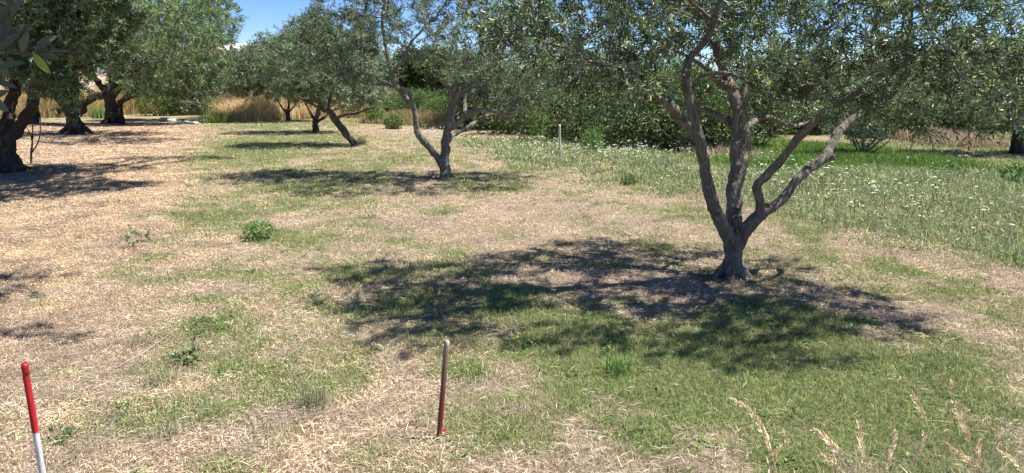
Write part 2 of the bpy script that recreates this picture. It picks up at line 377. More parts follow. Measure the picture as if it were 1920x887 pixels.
def make_tree(name, label, base, limbs, lobes, seed, n_attr=900, step=0.12, di=1.2, dk=0.16, iters=45, n_leaf=40000, L=0.055, Wd=0.013,
              slen=0.17, nl=12, leaf='leaf', bark='bark', voxel=0.012, disp=0.012, droop=0.15, stems=True, group=None, tips=0.0035, dtex=0.12, wob=.1, lump=.05, cat='tree', lo=.65, hi=1.35):
    rng = np.random.default_rng(seed); base = np.array((base[0], base[1], float(height(base[0], base[1]))))
    root = thing(name, label, cat, base, group)
    # trunk with its limbs: one continuous skin
    g = Geo(); sp, spar, srad = [], [], []
    for li, lb in enumerate(limbs):
        pts, rad = lb[0], lb[1]; grows = lb[2] if len(lb) > 2 else True
        p, r = resample(pts, rad, max(step * 0.6, 0.05))
        w = rng.normal(size=p.shape) * wob * r[:, None]; w[0] = 0; p = p + w
        kn = np.interp(np.arange(len(p)), np.arange(0, len(p) + 3, 3), rng.normal(size=len(np.arange(0, len(p) + 3, 3)))) * .07
        g.tube(p, r * .88 * (1 + kn), 10, rng=rng, lump=lump)
        if not grows: continue
        o = len(sp)
        for i in range(len(p)):
            if i == 0: spar.append(-1 if not sp else int(np.argmin([np.linalg.norm(np.array(q) - p[0]) for q in sp])))
            else: spar.append(o + i - 1)
            sp.append(p[i]); srad.append(r[i])
    ns = len(sp)
    me = g.mesh(name + '_trunk', M[bark], base)
    tr = link('trunk', me, parent=root)
    rm = tr.modifiers.new('remesh', 'REMESH'); rm.mode = 'VOXEL'; rm.voxel_size = voxel; rm.use_smooth_shade = True
    s_ = tr.modifiers.new('smooth', 'SMOOTH'); s_.factor = 0.6; s_.iterations = 4
    tx = bpy.data.textures.new(name + '_bark', 'CLOUDS'); tx.noise_scale = dtex; tx.noise_depth = 3
    dm = tr.modifiers.new('bark', 'DISPLACE'); dm.texture = tx; dm.strength = disp * 2; dm.mid_level = 0.5; dm.texture_coords = 'LOCAL'
    attr = in_lobes(rng, lobes, n_attr); attr = attr[attr[:, 2] > base[2] + 0.35]
    hi_z = base[2] + 0.5
    pos, par = grow(rng, sp, spar, attr, step, di, dk, iters)
    n = len(pos); kids = [[] for _ in range(n)]
    for i in range(1, n):
        if par[i] >= 0: kids[par[i]].append(i)
    pr = np.zeros(n); m3 = np.zeros(n)
    for i in range(n - 1, -1, -1):
        if i < ns: continue
        pr[i] = max(tips, m3[i] ** (1 / 2.35)) if kids[i] else tips
        m3[par[i]] += pr[i] ** 2.35 if par[i] >= 0 else 0
    for i in range(ns): pr[i] = srad[i]
    for i in range(ns, n): pr[i] = min(pr[i], pr[par[i]] * 0.92)
    gb = Geo(); started = set()
    for i in range(ns, n):
        p_ = par[i]
        if p_ >= ns:
            mk = max(kids[p_], key=lambda k: pr[k])
            if mk == i: continue
        ch = [p_, i]
        while kids[ch[-1]]: ch.append(max(kids[ch[-1]], key=lambda k: pr[k]))
        pts = pos[ch].copy(); rr = pr[ch].copy(); rr[0] = min(rr[0], rr[1] * 1.1)
        pts[1:] += rng.normal(size=(len(ch) - 1, 3)) * step * 0.05
        gb.tube(pts, rr, 6 if rr.max() > 0.012 else 4, cap=False)
    thin = np.array([i for i in range(ns, n) if pr[i] < tips * 3.2])
    nsh = int(n_leaf / nl); pick = rng.choice(thin, nsh)
    tdir = unit(pos[pick] - pos[par[pick]])
    jit = rng.normal(size=(nsh, 3)) * step * 0.25
    cen = pos[ns:].mean(0); outw = unit(pos[pick] - cen)
    dd = unit(tdir * 0.7 + outw * 0.35 + rng.normal(size=(nsh, 3)) * 0.55 + np.array((0, 0, 0.25 - droop)))
    gl = Geo()
    shoots(gl, rng, pos[pick] + jit * 0.5, dd, slen, nl, L, Wd, gb if stems else None, lo=lo, hi=hi)
    link('branches', gb.mesh(name + '_branches', M['twig'], base, True), parent=root)
    link('crown', gl.mesh(name + '_crown', M[leaf], base), parent=root)
    print(name, 'nodes', n, 'leaves', nsh * nl)
    return root

def pl(Y0, *pts):
    """Traced polyline: (px, py, dY, half width in photo px)."""
    out, rad = [], []
    for px, py, dy, w in pts:
        out.append(P(px, py, Y0 + dy)); rad.append(w * (Y0 + dy) / F_PX)
    return out, rad

# ================================================================== SETTING
# ground: one sheet, fine near the camera, reaching the horizon
def ground():
    ys = np.concatenate([np.linspace(-3, 1, 9), np.arange(1.1, 14, 0.09), np.arange(14, 40, 0.25), np.geomspace(40, 3500, 46)])
    xs0 = np.concatenate([-np.geomspace(3500, 26, 40), np.arange(-25.5, -9, 0.4), np.arange(-9, 9, 0.10), np.arange(9, 25.5, 0.4), np.geomspace(26, 3500, 40)])
    X, Y = np.meshgrid(xs0, ys); Z = height(X, Y)
    r = np.hypot(X, Y); Z = Z * np.clip(80 / np.maximum(r, 80), 0, 1)
    Z = Z + (fbm(X * 5, Y * 5, 12, 2) - 0.5) * 0.018 * (r < 30)
    ny, nx = X.shape; i = np.arange(ny - 1)[:, None] * nx; j = np.arange(nx - 1)[None]
    Q = np.stack([i + j, i + j + 1, i + nx + j + 1, i + nx + j], -1).reshape(-1, 4)
    me = mk_mesh('ground', np.stack([X, Y, Z], -1).reshape(-1, 3), Q, None, None, ground_material(), True)
    ca = me.color_attributes.new('patch', 'FLOAT_COLOR', 'POINT'); c = np.zeros((X.size, 4), np.float32); c[:, 3] = 1
    gx, gy = X.ravel(), Y.ravel()
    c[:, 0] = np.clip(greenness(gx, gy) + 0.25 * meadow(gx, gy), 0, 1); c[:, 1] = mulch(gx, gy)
    soil_and_shadow = np.zeros(X.size)
    for (px, py, rr) in ((1370, 522, .42), (838, 333, .5), (30, 326, 1.0), (140, 253, 1.1), (212, 234, 1.1), (665, 276, .4), (785, 823, .13)):  # last spot: brown stake's shadow painted as dark ground, the rest bare earth
        b = G(px, py); dd = np.hypot(gx - b[0], gy - b[1]); soil_and_shadow = np.maximum(soil_and_shadow, sm(rr, rr * 0.25, dd + (fbm(gx * 6, gy * 6, 4, 2) - .5) * .4))
    c[:, 2] = soil_and_shadow * 0.8
    ca.data.foreach_set('color', c.ravel())
    link('ground', me, kind='structure')
ground()

def hills():
    rng = np.random.default_rng(4)
    xs = np.linspace(-420, 520, 160); rows = 14
    V = []
    for k in range(rows):
        t = k / (rows - 1)
        y = 260 + 200 * t
        hh = (6.4 + 5.0 * fbm(xs * 0.012, xs * 0 + 2, 7, 3)) * math.sin(min(1, t * 1.6) * math.pi / 2) * (1 if t < .9 else .6)
        zz = hh + (fbm(xs * 0.05, xs * 0 + y * 0.05, 9, 3) - .5) * 1.2 * t - 0.4
        V.append(np.stack([xs, np.full_like(xs, y), zz], -1))
    V = np.array(V); nx = len(xs); i = np.arange(rows - 1)[:, None] * nx; j = np.arange(nx - 1)[None]
    Q = np.stack([i + j, i + j + 1, i + nx + j + 1, i + nx + j], -1).reshape(-1, 4)
    m, nt, b = new_mat('dry_hillside'); tc = N(nt, 'ShaderNodeTexCoord').outputs['Object']
    c = mixc(nt, noise_fac(nt, 0.05, 5, 0.6, 0.42, 0.58, tc), (0.42, 0.27, 0.19), (0.16, 0.17, 0.08))
    c = mixc(nt, noise_fac(nt, 0.5, 5, 0.6, 0.4, 0.6, tc), c, (0.38, 0.26, 0.18))
    nt.links.new(c, b.inputs['Base Color']); b.inputs['Roughness'].default_value = 1
    link('hills', mk_mesh('hills', V.reshape(-1, 3), Q, None, None, m, True), kind='structure')
hills()

def cloud():
    rng = np.random.default_rng(2); g = Geo()
    import bmesh
    bm = bmesh.new()
    c0 = P(434, 97, 2600)
    from mathutils import Matrix
    for i in range(22):
        r = rng.uniform(10, 26); off = rng.normal(size=3) * np.array((34, 25, 7))
        off[2] = abs(off[2]) 
        bmesh.ops.create_icosphere(bm, subdivisions=4, radius=r, matrix=Matrix.Translation(Vector(off)) @ Matrix.Diagonal((1.3, 1, .8, 1)))
    for v in bm.verts:
        v.co += v.normal * (mnoise.fractal(v.co * 0.05, 1.0, 2.0, 2) * 3.5)
    me = bpy.data.meshes.new('clouds'); bm.to_mesh(me); bm.free()
    m, nt, b = new_mat('cloud_white'); b.inputs['Base Color'].default_value = (.9, .9, .9, 1); b.inputs['Roughness'].default_value = 1
    b.inputs['Specular IOR Level'].default_value = 0
    me.materials.append(m); me.polygons.foreach_set('use_smooth', np.ones(len(me.polygons), bool))
    link('clouds', me, c0, kind='structure')
cloud()

# ================================================================== MAIN OLIVE TREE
YA = float(G(1370, 520)[1])
def ell(px, py, dy, rx, ry, rz, w, Y0=YA): return (P(px, py, Y0 + dy), (rx, ry, rz), w)
limbsA = [
    pl(YA, (1370, 540, 0, 31), (1370, 524, 0, 29), (1371, 505, 0, 24), (1375, 485, 0, 21), (1377, 462, 0, 20.5), (1377, 445, 0.0, 23), (1379, 436, 0.02, 18)),
    pl(YA, (1376, 462, -.01, 15), (1362, 436, -.03, 15), (1349, 412, -.06, 14.5), (1338, 390, -.1, 14), (1331, 362, -.13, 13.5), (1324, 335, -.16, 13), (1319, 300, -.2, 13), (1311, 262, -.24, 12.5),
       (1303, 235, -.26, 11.5), (1299, 210, -.28, 11), (1291, 180, -.3, 10.5), (1283, 155, -.32, 11), (1288, 128, -.34, 9), (1291, 105, -.36, 8), (1328, 74, -.4, 7), (1338, 40, -.45, 6), (1350, 0, -.5, 5), (1360, -60, -.5, 3.5)),
    *[([P(1371, 500, YA) * (1, 1, 0) + (0, 0, .10) + d * .04, P(1371, 500, YA) * (1, 1, 0) + (0, 0, .05) + d * .11, P(1371, 500, YA) * (1, 1, 0) + d * .19 - (0, 0, .02)], [.05, .042, .02], False) for d in (np.array((math.cos(a_), math.sin(a_), 0.)) for a_ in (-2.7, -1.9, -.9, -.2, .8, 2.2))],
    pl(YA, (1312, 262, -.24, 12), (1294, 240, -.28, 12), (1276, 222, -.34, 11.5), (1262, 206, -.4, 11), (1250, 192, -.45, 10.5)),
    pl(YA, (1250, 196, -.44, 6), (1215, 165, -.6, 5), (1170, 140, -.8, 5), (1110, 118, -.9, 4.5), (1070, 90, -1.0, 4), (1010, 78, -1.05, 3.5), (960, 90, -1.1, 2.5)),
    pl(YA, (1379, 455, .03, 17), (1379, 425, .05, 17), (1377, 400, .07, 17.5), (1376, 372, .1, 17), (1378, 345, .14, 17), (1384, 312, .18, 18), (1391, 285, .22, 20), (1393, 260, .26, 18), (1389, 235, .3, 16), (1386, 210, .32, 16),
       (1379, 182, .36, 15), (1372, 165, .38, 14), (1360, 142, .42, 10), (1348, 115, .46, 9), (1342, 80, .5, 9), (1330, 45, .52, 9), (1312, 10, .55, 8.5), (1296, -40, .6, 7), (1290, -120, .6, 5)),
    pl(YA, (1374, 168, .38, 10), (1352, 158, .36, 8), (1336, 144, .33, 7), (1326, 128, .3, 5), (1300, 112, .3, 4), (1240, 80, .4, 3.5), (1180, 40, .5, 3)),
    pl(YA, (1386, 205, .32, 11), (1394, 185, .33, 10), (1396, 168, .34, 8), (1398, 155, .35, 7)),
    pl(YA, (1284, 160, -.32, 8), (1298, 148, -.3, 5.5), (1318, 138, -.3, 4.6), (1352, 136, -.3, 4.6), (1385, 141, -.3, 4.5), (1402, 155, -.3, 4.5), (1420, 170, -.3, 4.5), (1445, 186, -.32, 4.2), (1480, 190, -.36, 4), (1530, 180, -.5, 3.2), (1590, 160, -.7, 3)),
    pl(YA, (1383, 250, .28, 8), (1362, 226, .34, 7.5), (1342, 214, .4, 7), (1318, 205, .46, 6), (1300, 200, .55, 5), (1270, 190, .7, 4), (1220, 170, .9, 3.2)),
    pl(YA, (1396, 250, .28, 7), (1402, 236, .36, 6), (1422, 222, .5, 5.5), (1444, 218, .65, 5), (1464, 230, .8, 5), (1488, 238, .95, 4), (1530, 225, 1.2, 3)),
    pl(YA, (1381, 462, 0, 16), (1392, 438, -.03, 15.5), (1408, 418, -.06, 14.5), (1424, 402, -.09, 14), (1434, 392, -.1, 12)),
    pl(YA, (1426, 402, -.09, 11), (1427, 385, -.1, 10.5), (1424, 368, -.12, 9.5), (1414, 354, -.14, 10), (1428, 336, -.18, 9.5), (1452, 316, -.24, 9.5), (1472, 292, -.3, 9.5), (1490, 266, -.36, 9), (1510, 246, -.42, 9), (1532, 224, -.48, 8.5),
       (1560, 200, -.56, 7.5), (1600, 178, -.65, 6.5), (1640, 150, -.8, 5.5), (1690, 120, -.9, 4.5), (1750, 90, -.9, 3.5)),
    pl(YA, (1430, 398, -.1, 11), (1450, 388, -.08, 10.5), (1470, 374, -.05, 11), (1478, 358, -.03, 10), (1496, 336, .02, 10), (1520, 314, .08, 10.5), (1546, 298, .14, 12), (1556, 278, .2, 10), (1564, 256, .26, 10), (1580, 238, .3, 9.5),
       (1610, 215, .35, 8.5), (1650, 195, .4, 7.5), (1682, 168, .2, 6.5), (1700, 120, 0, 5.5), (1705, 60, -.2, 4.5), (1715, -20, -.4, 3)),
    (*pl(YA, (1546, 299, .14, 9), (1558, 296, .13, 6), (1562, 297, .12, 5), (1570, 299, .12, 1.5)), False),
    (*pl(YA, (1558, 296, .12, 5), (1563, 291, .1, 3.5), (1566, 291, .1, 2)), False),
    (*pl(YA, (1327, 352, -.13, 8), (1322, 356, -.24, 6), (1320, 357, -.27, 4)), False),
    (*pl(YA, (1372, 305, .18, 6), (1374, 288, .17, 9), (1380, 268, .2, 9)), False),
    pl(YA, (1330, 45, .52, 5), (1400, 10, .9, 4), (1450, -60, 1.2, 3)),
    pl(YA, (1338, 40, -.45, 5), (1280, -10, -1.0, 4), (1200, -60, -1.4, 3)),
    ([P(1350, 0, YA - .5), np.array((2.0, 5.3, 2.55)), np.array((2.4, 4.7, 2.7)), np.array((2.9, 4.4, 2.8))], [.02, .016, .012, .008]),
]
lobesA = [
    ell(1080, 20, -.6, .75, .9, .42, 1.2), ell(960, 40, -.4, .5, .7, .32, .7), ell(1200, -60, -.2, .8, 1.1, .6, 1.1), ell(1190, 150, -.7, .38, .5, .30, .55), ell(1080, 120, -.7, .55, .6, .26, .5),
    ell(1350, -130, .2, .9, 1.3, .6, 1.2), ell(1250, 40, .5, .6, .7, .45, .6), ell(1340, 30, 1.2, .8, .7, .5, .6), ell(1470, 40, .2, .7, 1.1, .45, 1.0),
    ell(1560, 120, -.5, .62, .6, .36, .8), ell(1560, -60, -.3, .8, 1.2, .6, 1.1), ell(1640, 70, -.5, .7, .9, .5, 1.0), ell(1760, 40, -.8, .75, 1.0, .52, 1.2), ell(1860, 130, -.9, .55, .8, .42, .8),
    ell(1640, 210, .5, .34, .4, .26, .42), ell(1760, -80, -.9, .8, 1.1, .5, .8), ell(1440, 150, .9, .6, .6, .35, .45), ell(1580, 190, -.6, .35, .35, .2, .3), ell(1800, 220, -.7, .45, .5, .2, .22), ell(1930, 40, -.9, .55, .8, .55, .8),
    ((2.5, 4.7, 2.75), (.75, .4, .3), .8), ((3.0, 4.3, 2.8), (.6, .25, .25), .5), ((1.5, 4.75, 2.75), (.7, .35, .3), .6), ((1.0, 4.85, 2.8), (.6, .45, .3), .55), ((3.25, 5.0, 2.7), (.5, .35, .3), .45), ((.2, 6.6, 2.6), (.6, .5, .35), .5)]
make_tree('olive_tree', 'large smooth-barked olive with bare limbs spreading from one short trunk before the flowering meadow', G(1370, 522), limbsA, lobesA, 11,
          n_attr=2300, step=0.085, di=1.0, dk=0.13, iters=60, n_leaf=78000, L=0.060, Wd=0.0145, slen=0.16, nl=12, voxel=0.008, disp=0.0065, dtex=0.055, wob=.07, lump=.03, lo=.5, hi=1.6)

mscar, nt, b_ = new_mat('pruning_wound'); tcw = N(nt, 'ShaderNodeTexCoord').outputs['Object']
nt.links.new(mixc(nt, noise_fac(nt, 60, 4, .6, .4, .6, tcw), (.34, .22, .06), (.10, .06, .035)), b_.inputs['Base Color']); b_.inputs['Roughness'].default_value = .9
tA = [o for o in SC.objects if o.name == 'olive_tree'][0]
for px, py, dy, rw, rh in ((1322, 356, -.235, .018, .026), (1440, 386, -.175, .018, .022), (1384, 434, -.10, .012, .016)):
    c = P(px, py, YA + dy); g = Geo(); a_ = np.arange(12) * math.pi / 6
    for k in range(3): pass
    rings = [np.stack([c[0] + np.cos(a_) * rw * q, np.full(12, c[1] - off), c[2] + np.sin(a_) * rh * q], -1) for q, off in ((1.0, -.03), (1.0, .004), (.72, .012), (.4, .006))]
    V = np.concatenate(rings + [[c + (0, -.002, 0)]]); Q = [[k * 12 + j, k * 12 + (j + 1) % 12, (k + 1) * 12 + (j + 1) % 12, (k + 1) * 12 + j] for k in range(3) for j in range(12)]
    g.add(V, Q, [[36 + j, 36 + (j + 1) % 12, 48] for j in range(12)]); link('pruning_scar', g.mesh('pruning_scar', mscar, tA.location, True), parent=tA)

# ================================================================== SECOND OLIVE
YB = float(G(838, 333)[1])
limbsB = [
    pl(YB, (838, 342, 0, 17), (838, 332, 0, 15), (835, 318, 0, 13), (832, 304, 0, 13), (828, 294, 0, 12)),
    pl(YB, (828, 305, 0, 9), (815, 288, -.05, 7), (800, 272, -.1, 7), (784, 254, -.15, 7.5), (779, 238, -.18, 6.5), (782, 222, -.2, 6), (778, 205, -.2, 6), (768, 190, -.2, 7), (752, 172, -.2, 6), (740, 160, -.2, 6.5), (736, 140, -.2, 5), (730, 118, -.1, 4.5), (724, 90, 0, 4), (716, 50, .1, 3.2), (720, 0, .2, 2.4)),
    pl(YB, (772, 196, -.2, 5), (773, 182, -.3, 5), (764, 168, -.4, 4.5), (750, 162, -.4, 4)),
    pl(YB, (742, 162, -.2, 4), (720, 158, .1, 3.4), (690, 158, .4, 3), (660, 150, .7, 2.4), (630, 140, .9, 2)),
    pl(YB, (736, 135, -.2, 4), (760, 112, -.3, 3.4), (768, 80, -.3, 3), (800, 50, -.3, 2.4)),
    pl(YB, (834, 312, .02, 10), (835, 285, .05, 9.5), (836, 262, .08, 9), (842, 232, .12, 8), (848, 205, .16, 8), (852, 180, .18, 7), (855, 160, .2, 6), (857, 152, .2, 5)),
    pl(YB, (848, 196, .16, 5.5), (862, 176, .1, 5), (880, 160, 0, 4), (905, 140, -.1, 3.4), (930, 110, -.2, 2.5)),
    pl(YB, (852, 182, .18, 4), (842, 165, .3, 3.4), (828, 152, .4, 3), (800, 120, .5, 2.2)),
    pl(YB, (838, 245, .08, 7), (856, 234, 0, 6.5), (874, 218, -.1, 5.5), (886, 208, -.15, 5), (910, 206, -.2, 4.5), (938, 210, -.25, 4), (962, 214, -.3, 3)),
    pl(YB, (872, 216, .05, 5), (872, 200, .25, 4.6), (868, 186, .3, 4.2), (876, 172, .35, 3.5), (888, 172, .4, 2.8)),
    pl(YB, (886, 206, -.1, 4), (892, 188, -.15, 3.6), (912, 184, -.2, 3.2), (924, 196, -.25, 2.6), (936, 180, -.25, 2)),
    pl(YB, (836, 272, .06, 7), (848, 252, .3, 6), (866, 246, .45, 5.5), (886, 236, .6, 5), (904, 220, .75, 5), (930, 212, .85, 4.5), (955, 216, .9, 3)),
    (*pl(YB, (790, 262, -.13, 7), (795, 260, -.2, 5)), False)]
def ellB(px, py, dy, rx, ry, rz, w): return ell(px, py, dy, rx, ry, rz, w, YB)
lobesB = [ellB(640, 40, .2, .8, .9, .65, 1.0), ellB(620, 110, .3, .7, .8, .4, .55), ellB(730, 20, .1, .9, 1.2, .8, 1.1), ellB(830, 60, 0, 1.0, 1.2, .8, 1.3), ellB(930, 70, 0, 1.0, 1.2, .75, 1.4), ellB(960, 160, .2, .55, .7, .35, .7),
          ellB(760, -80, 0, 1.6, 1.5, .7, 1.2), ellB(900, -50, 0, 1.2, 1.3, .7, 1.0), ellB(1050, 110, .3, .8, .8, .6, .9), ellB(1000, 180, .5, .5, .6, .3, .3), ellB(690, 150, .5, .4, .5, .22, .3), ((-.9, 12.0, 3.6), (1.1, .7, .45), .9), ((.6, 12.1, 3.6), (1.1, .7, .45), .9), ((1.7, 12.9, 3.6), (.9, .8, .45), .6)]
make_tree('olive_tree', 'second olive of the middle row, trunk forked low into two dark limbs', G(838, 335), limbsB, lobesB, 21,
          n_attr=1900, step=0.13, di=1.5, dk=0.2, iters=45, n_leaf=68000, L=0.066, Wd=0.017, slen=0.2, nl=12, voxel=0.014, disp=0.016, dtex=0.14)

# ================================================================== FURTHER OLIVES OF THE MIDDLE ROW
YC = float(G(665, 275)[1]); YD = float(G(592, 248)[1]); YE = float(G(540, 228)[1])
limbsC = [
    pl(YC, (672, 284, .0, 9), (667, 275, 0, 9), (655, 258, 0, 8), (642, 240, 0, 7.5), (628, 224, 0, 7), (618, 210, 0, 6.5)),
    pl(YC, (620, 214, 0, 5), (600, 202, .1, 4), (580, 192, .2, 3), (560, 184, .3, 2), (540, 170, .3, 1.6)),
    pl(YC, (618, 212, 0, 5), (614, 196, .1, 4), (622, 180, .1, 3.4), (618, 160, 0, 3), (626, 130, 0, 2)),
    pl(YC, (628, 222, 0, 4), (646, 214, -.2, 3.4), (668, 214, -.4, 3), (684, 206, -.6, 2.4), (705, 200, -.8, 1.5)),
    pl(YC, (614, 205, 0, 4), (592, 190, -.4, 3), (585, 160, -.5, 2.6), (570, 120, -.5, 2))]
eC = lambda *a: ell(*a, YC); eD = lambda *a: ell(*a, YD); eE = lambda *a: ell(*a, YE)
make_tree('olive_tree', 'slanting olive whose rough trunk leans hard to the left out of the lawn', G(665, 276), limbsC,
          [eC(600, 120, 0, 1.5, 1.5, .8, 1.6), eC(560, 150, 0, 1.0, 1.2, .55, .8), eC(660, 160, 0, 1.0, 1.2, .6, .9), eC(640, 80, .5, 1.3, 1.3, .7, .8), eC(700, 180, .3, .5, .6, .35, .3), eC(590, 60, .6, .9, 1.2, .5, .6)], 31,
          n_attr=1000, step=0.18, di=2, dk=0.26, n_leaf=42000, L=0.085, Wd=0.023, slen=0.24, nl=12, voxel=0.02, disp=0.03, leaf='leaf_far', bark='bark_mid', stems=False, tips=.005)
limbsD = [
    pl(YD, (592, 254, 0, 8), (592, 247, 0, 7), (592, 236, 0, 6), (591, 224, 0, 6)),
    pl(YD, (591, 226, 0, 4), (582, 212, -.1, 3), (576, 200, -.2, 2.6), (570, 185, -.3, 2), (560, 160, -.3, 1.6)),
    pl(YD, (591, 228, 0, 5), (596, 212, .1, 4.6), (600, 195, .2, 4), (604, 170, .2, 3), (606, 130, .2, 2)),
    pl(YD, (594, 228, 0, 3.4), (606, 222, -.2, 2.6), (618, 212, -.4, 2), (636, 200, -.6, 1.6))]
make_tree('olive_tree', 'stubby dark-trunked olive half hidden behind the slanting one', G(592, 249), limbsD,
          [eD(560, 130, 0, 1.7, 1.7, 1.0, 1.4), eD(630, 130, 0, 1.5, 1.7, 1.0, 1.2), eD(590, 85, 0, 1.6, 1.7, .8, 1.0), eD(590, 170, 0, 1.5, 1.5, .5, .7)], 41,
          n_attr=700, step=0.24, di=2.4, dk=0.34, n_leaf=32000, L=0.11, Wd=0.03, slen=0.3, nl=12, voxel=0.03, disp=0.04, leaf='leaf_far', bark='bark_old', stems=False, tips=.006)
limbsE = [
    pl(YE, (540, 232, 0, 6), (540, 226, 0, 5), (540, 214, 0, 5), (539, 206, 0, 4.6)),
    pl(YE, (539, 212, 0, 3), (530, 204, -.1, 2.6), (523, 192, -.2, 2), (512, 175, -.2, 1.5)),
    pl(YE, (540, 212, 0, 3.4), (542, 198, 0, 3), (543, 180, 0, 2.4), (545, 150, 0, 1.6)),
    pl(YE, (540, 212, 0, 2.6), (549, 203, -.1, 2.2), (557, 193, -.2, 1.8), (570, 175, -.2, 1.4))]
make_tree('olive_tree', 'round-crowned olive standing before the tall golden grass', G(540, 229), limbsE,
          [eE(500, 130, 0, 2.0, 2.2, 1.25, 1.5), eE(560, 120, 0, 2.0, 2.2, 1.35, 1.4), eE(530, 95, 0, 1.9, 2.2, .8, 1.0), eE(540, 165, 0, 2.2, 2.0, .5, .8), eE(470, 155, 0, 1.1, 1.4, .7, .6)], 51,
          n_attr=700, step=0.28, di=2.8, dk=0.4, n_leaf=34000, L=0.14, Wd=0.038, slen=0.36, nl=12, voxel=0.04, disp=0.04, leaf='leaf_far', bark='bark_old', stems=False, tips=.007)

def simple_olive(label, px, py, lean, htrunk, lobes, seed, r=.14, n_leaf=26000, L=.13, Wd=.036, leaf='leaf_far', bark='bark_old', voxel=.04, Y=None, name='olive_tree', **kw):
    b = G(px, py) if Y is None else np.array((P(px, 200, Y)[0], Y, 0.0)); rng = np.random.default_rng(seed + 500)
    top = b + np.array((lean, 0.1, htrunk)); limbs = [([b - (0, 0, .15), b + (0, 0, .03), b + (lean * .4, 0, htrunk * .5), top], [r * 1.45, r * 1.2, r, r * .9])]
    for i, (c, rr, w) in enumerate(lobes):
        mid = top * .55 + np.asarray(c) * .45 + rng.normal(size=3) * .15
        limbs.append(([top - (0, 0, .1), mid, np.asarray(c)], [r * .65, r * .42, r * .2]))
    return make_tree(name, label, b, limbs, lobes, seed, n_attr=600, step=.28, di=3, dk=.4, n_leaf=n_leaf, L=L, Wd=Wd, slen=L * 2.5, leaf=leaf, bark=bark, voxel=voxel, disp=r * .25, stems=False, tips=.007, **kw)
def lb(px, py, Y, rx, ry, rz, w=1): return (P(px, py, Y), (rx, ry, rz), w)
simple_olive('slender olive leaning right out of the golden grass, left of the round-crowned one', 474, 215, -1.0, 1.5,
             [lb(470, 145, 42, 1.8, 2, 1.1), lb(445, 140, 42, 1.5, 2, 1.3), lb(500, 120, 42, 1.6, 2, 1.3)], 61, r=.1, L=.16, Wd=.042, Y=42)
simple_olive('pale grey olive far off beside the edge of the big left crowns', 415, 212, 0, 1.2,
             [lb(405, 150, 50, 2.2, 2, 1.6), lb(432, 155, 50, 1.6, 2, 1.5), lb(380, 160, 50, 2, 2, 1.5)], 62, L=.18, Wd=.05, Y=50)
simple_olive('distant olive closing the row beyond the golden grass', 480, 205, 0, 1.5,
             [lb(480, 125, 60, 3, 3, 1.7), lb(530, 115, 60, 3, 3, 2.0), lb(580, 100, 60, 3, 3, 2.2)], 63, L=.2, Wd=.055, Y=60)

# ================================================================== LEFT ROW OF OLD OLIVES
def roots(base, r, rng, n=7, ln=1.0):
    out = []
    for i in range(n):
        a = i * 6.283 / n + rng.uniform(-.3, .3); d = np.array((math.cos(a), math.sin(a), 0)); l = r * rng.uniform(1.5, 2.3) * ln
        out.append(([base + (0, 0, r * 2.0) + d * r * .45, base + d * r * .95 + (0, 0, r * .7), base + d * l + (0, 0, .02), base + d * l * 1.25 - (0, 0, .1)], [r * .34, r * .34, r * .2, r * .1], False))
    return out
YL1 = float(G(22, 325)[1]); YL2 = float(G(140, 252)[1]); YL3 = float(G(212, 233)[1])
rngL = np.random.default_rng(9)
limbsL1 = [pl(YL1, (18, 335, 0, 28), (18, 322, 0, 24), (14, 295, 0, 19), (10, 268, 0, 20), (8, 245, 0, 19), (8, 225, 0, 15)),
           pl(YL1, (0, 250, 0, 14), (-20, 215, 0, 12), (-35, 180, .1, 10), (-50, 130, .2, 12), (-70, 60, .3, 9), (-80, -20, .4, 6)),
           pl(YL1, (10, 250, .1, 14), (16, 215, .15, 11), (22, 185, .2, 11), (32, 155, .2, 11), (36, 120, .3, 9), (40, 70, .3, 9), (30, 0, .3, 6)),
           pl(YL1, (14, 268, -.1, 14), (34, 240, -.1, 12), (52, 215, -.1, 11.5), (64, 190, -.1, 11.5), (70, 160, -.1, 11), (66, 135, -.1, 9), (76, 100, -.2, 10), (110, 60, -.4, 7), (150, 20, -.6, 5)),
           pl(YL1, (66, 135, -.1, 7), (110, 130, -.5, 5), (160, 125, -.9, 4), (200, 110, -1.2, 3))] + [([P(76, 100, YL1 - .2), np.array((-7.4, 13.4, 3.3)), np.array((-6.2, 12.9, 3.9)), np.array((-4.9, 12.6, 4.1))], [.08, .06, .045, .03])] + roots(G(18, 325), .2, rngL)
eL = lambda px, py, dy, rx, ry, rz, w, Y0: (P(px, py, Y0 + dy), (rx, ry, rz), w)
lobesL1 = [eL(-60, 60, 0, 1.6, 1.9, 1.0, 1.2, YL1), eL(60, 20, -.3, 1.4, 1.7, .9, 1.3, YL1), eL(150, 60, -.6, .95, 1.2, .75, 1.1, YL1), eL(110, 150, -.8, .5, .6, .42, .6, YL1), eL(40, 110, -.9, .8, .6, .35, .5, YL1),
           eL(60, -120, 0, 2.2, 2.2, 1.0, 1.6, YL1), eL(-60, -60, 0, 2.2, 2.2, 1.0, 1.2, YL1), eL(180, -20, -.2, 1.0, 1.4, .8, .9, YL1), eL(130, 200, -.6, .28, .3, .2, .18, YL1),
    ((-6.2, 12.9, 4.1), (1.5, 1.4, .75), 3.4), ((-4.6, 12.4, 4.2), (1.1, 1.0, .65), 2.4), ((-6.4, 15.2, 4.5), (1.6, 1.1, .7), 2.2), ((-5.6, 11.2, 3.8), (1.2, .55, .4), 1.1), ((-7.4, 13.2, 4.2), (1.2, 1.4, .5), 1.4), ((-5.0, 17.4, 4.6), (1.6, .6, .4), .8)]
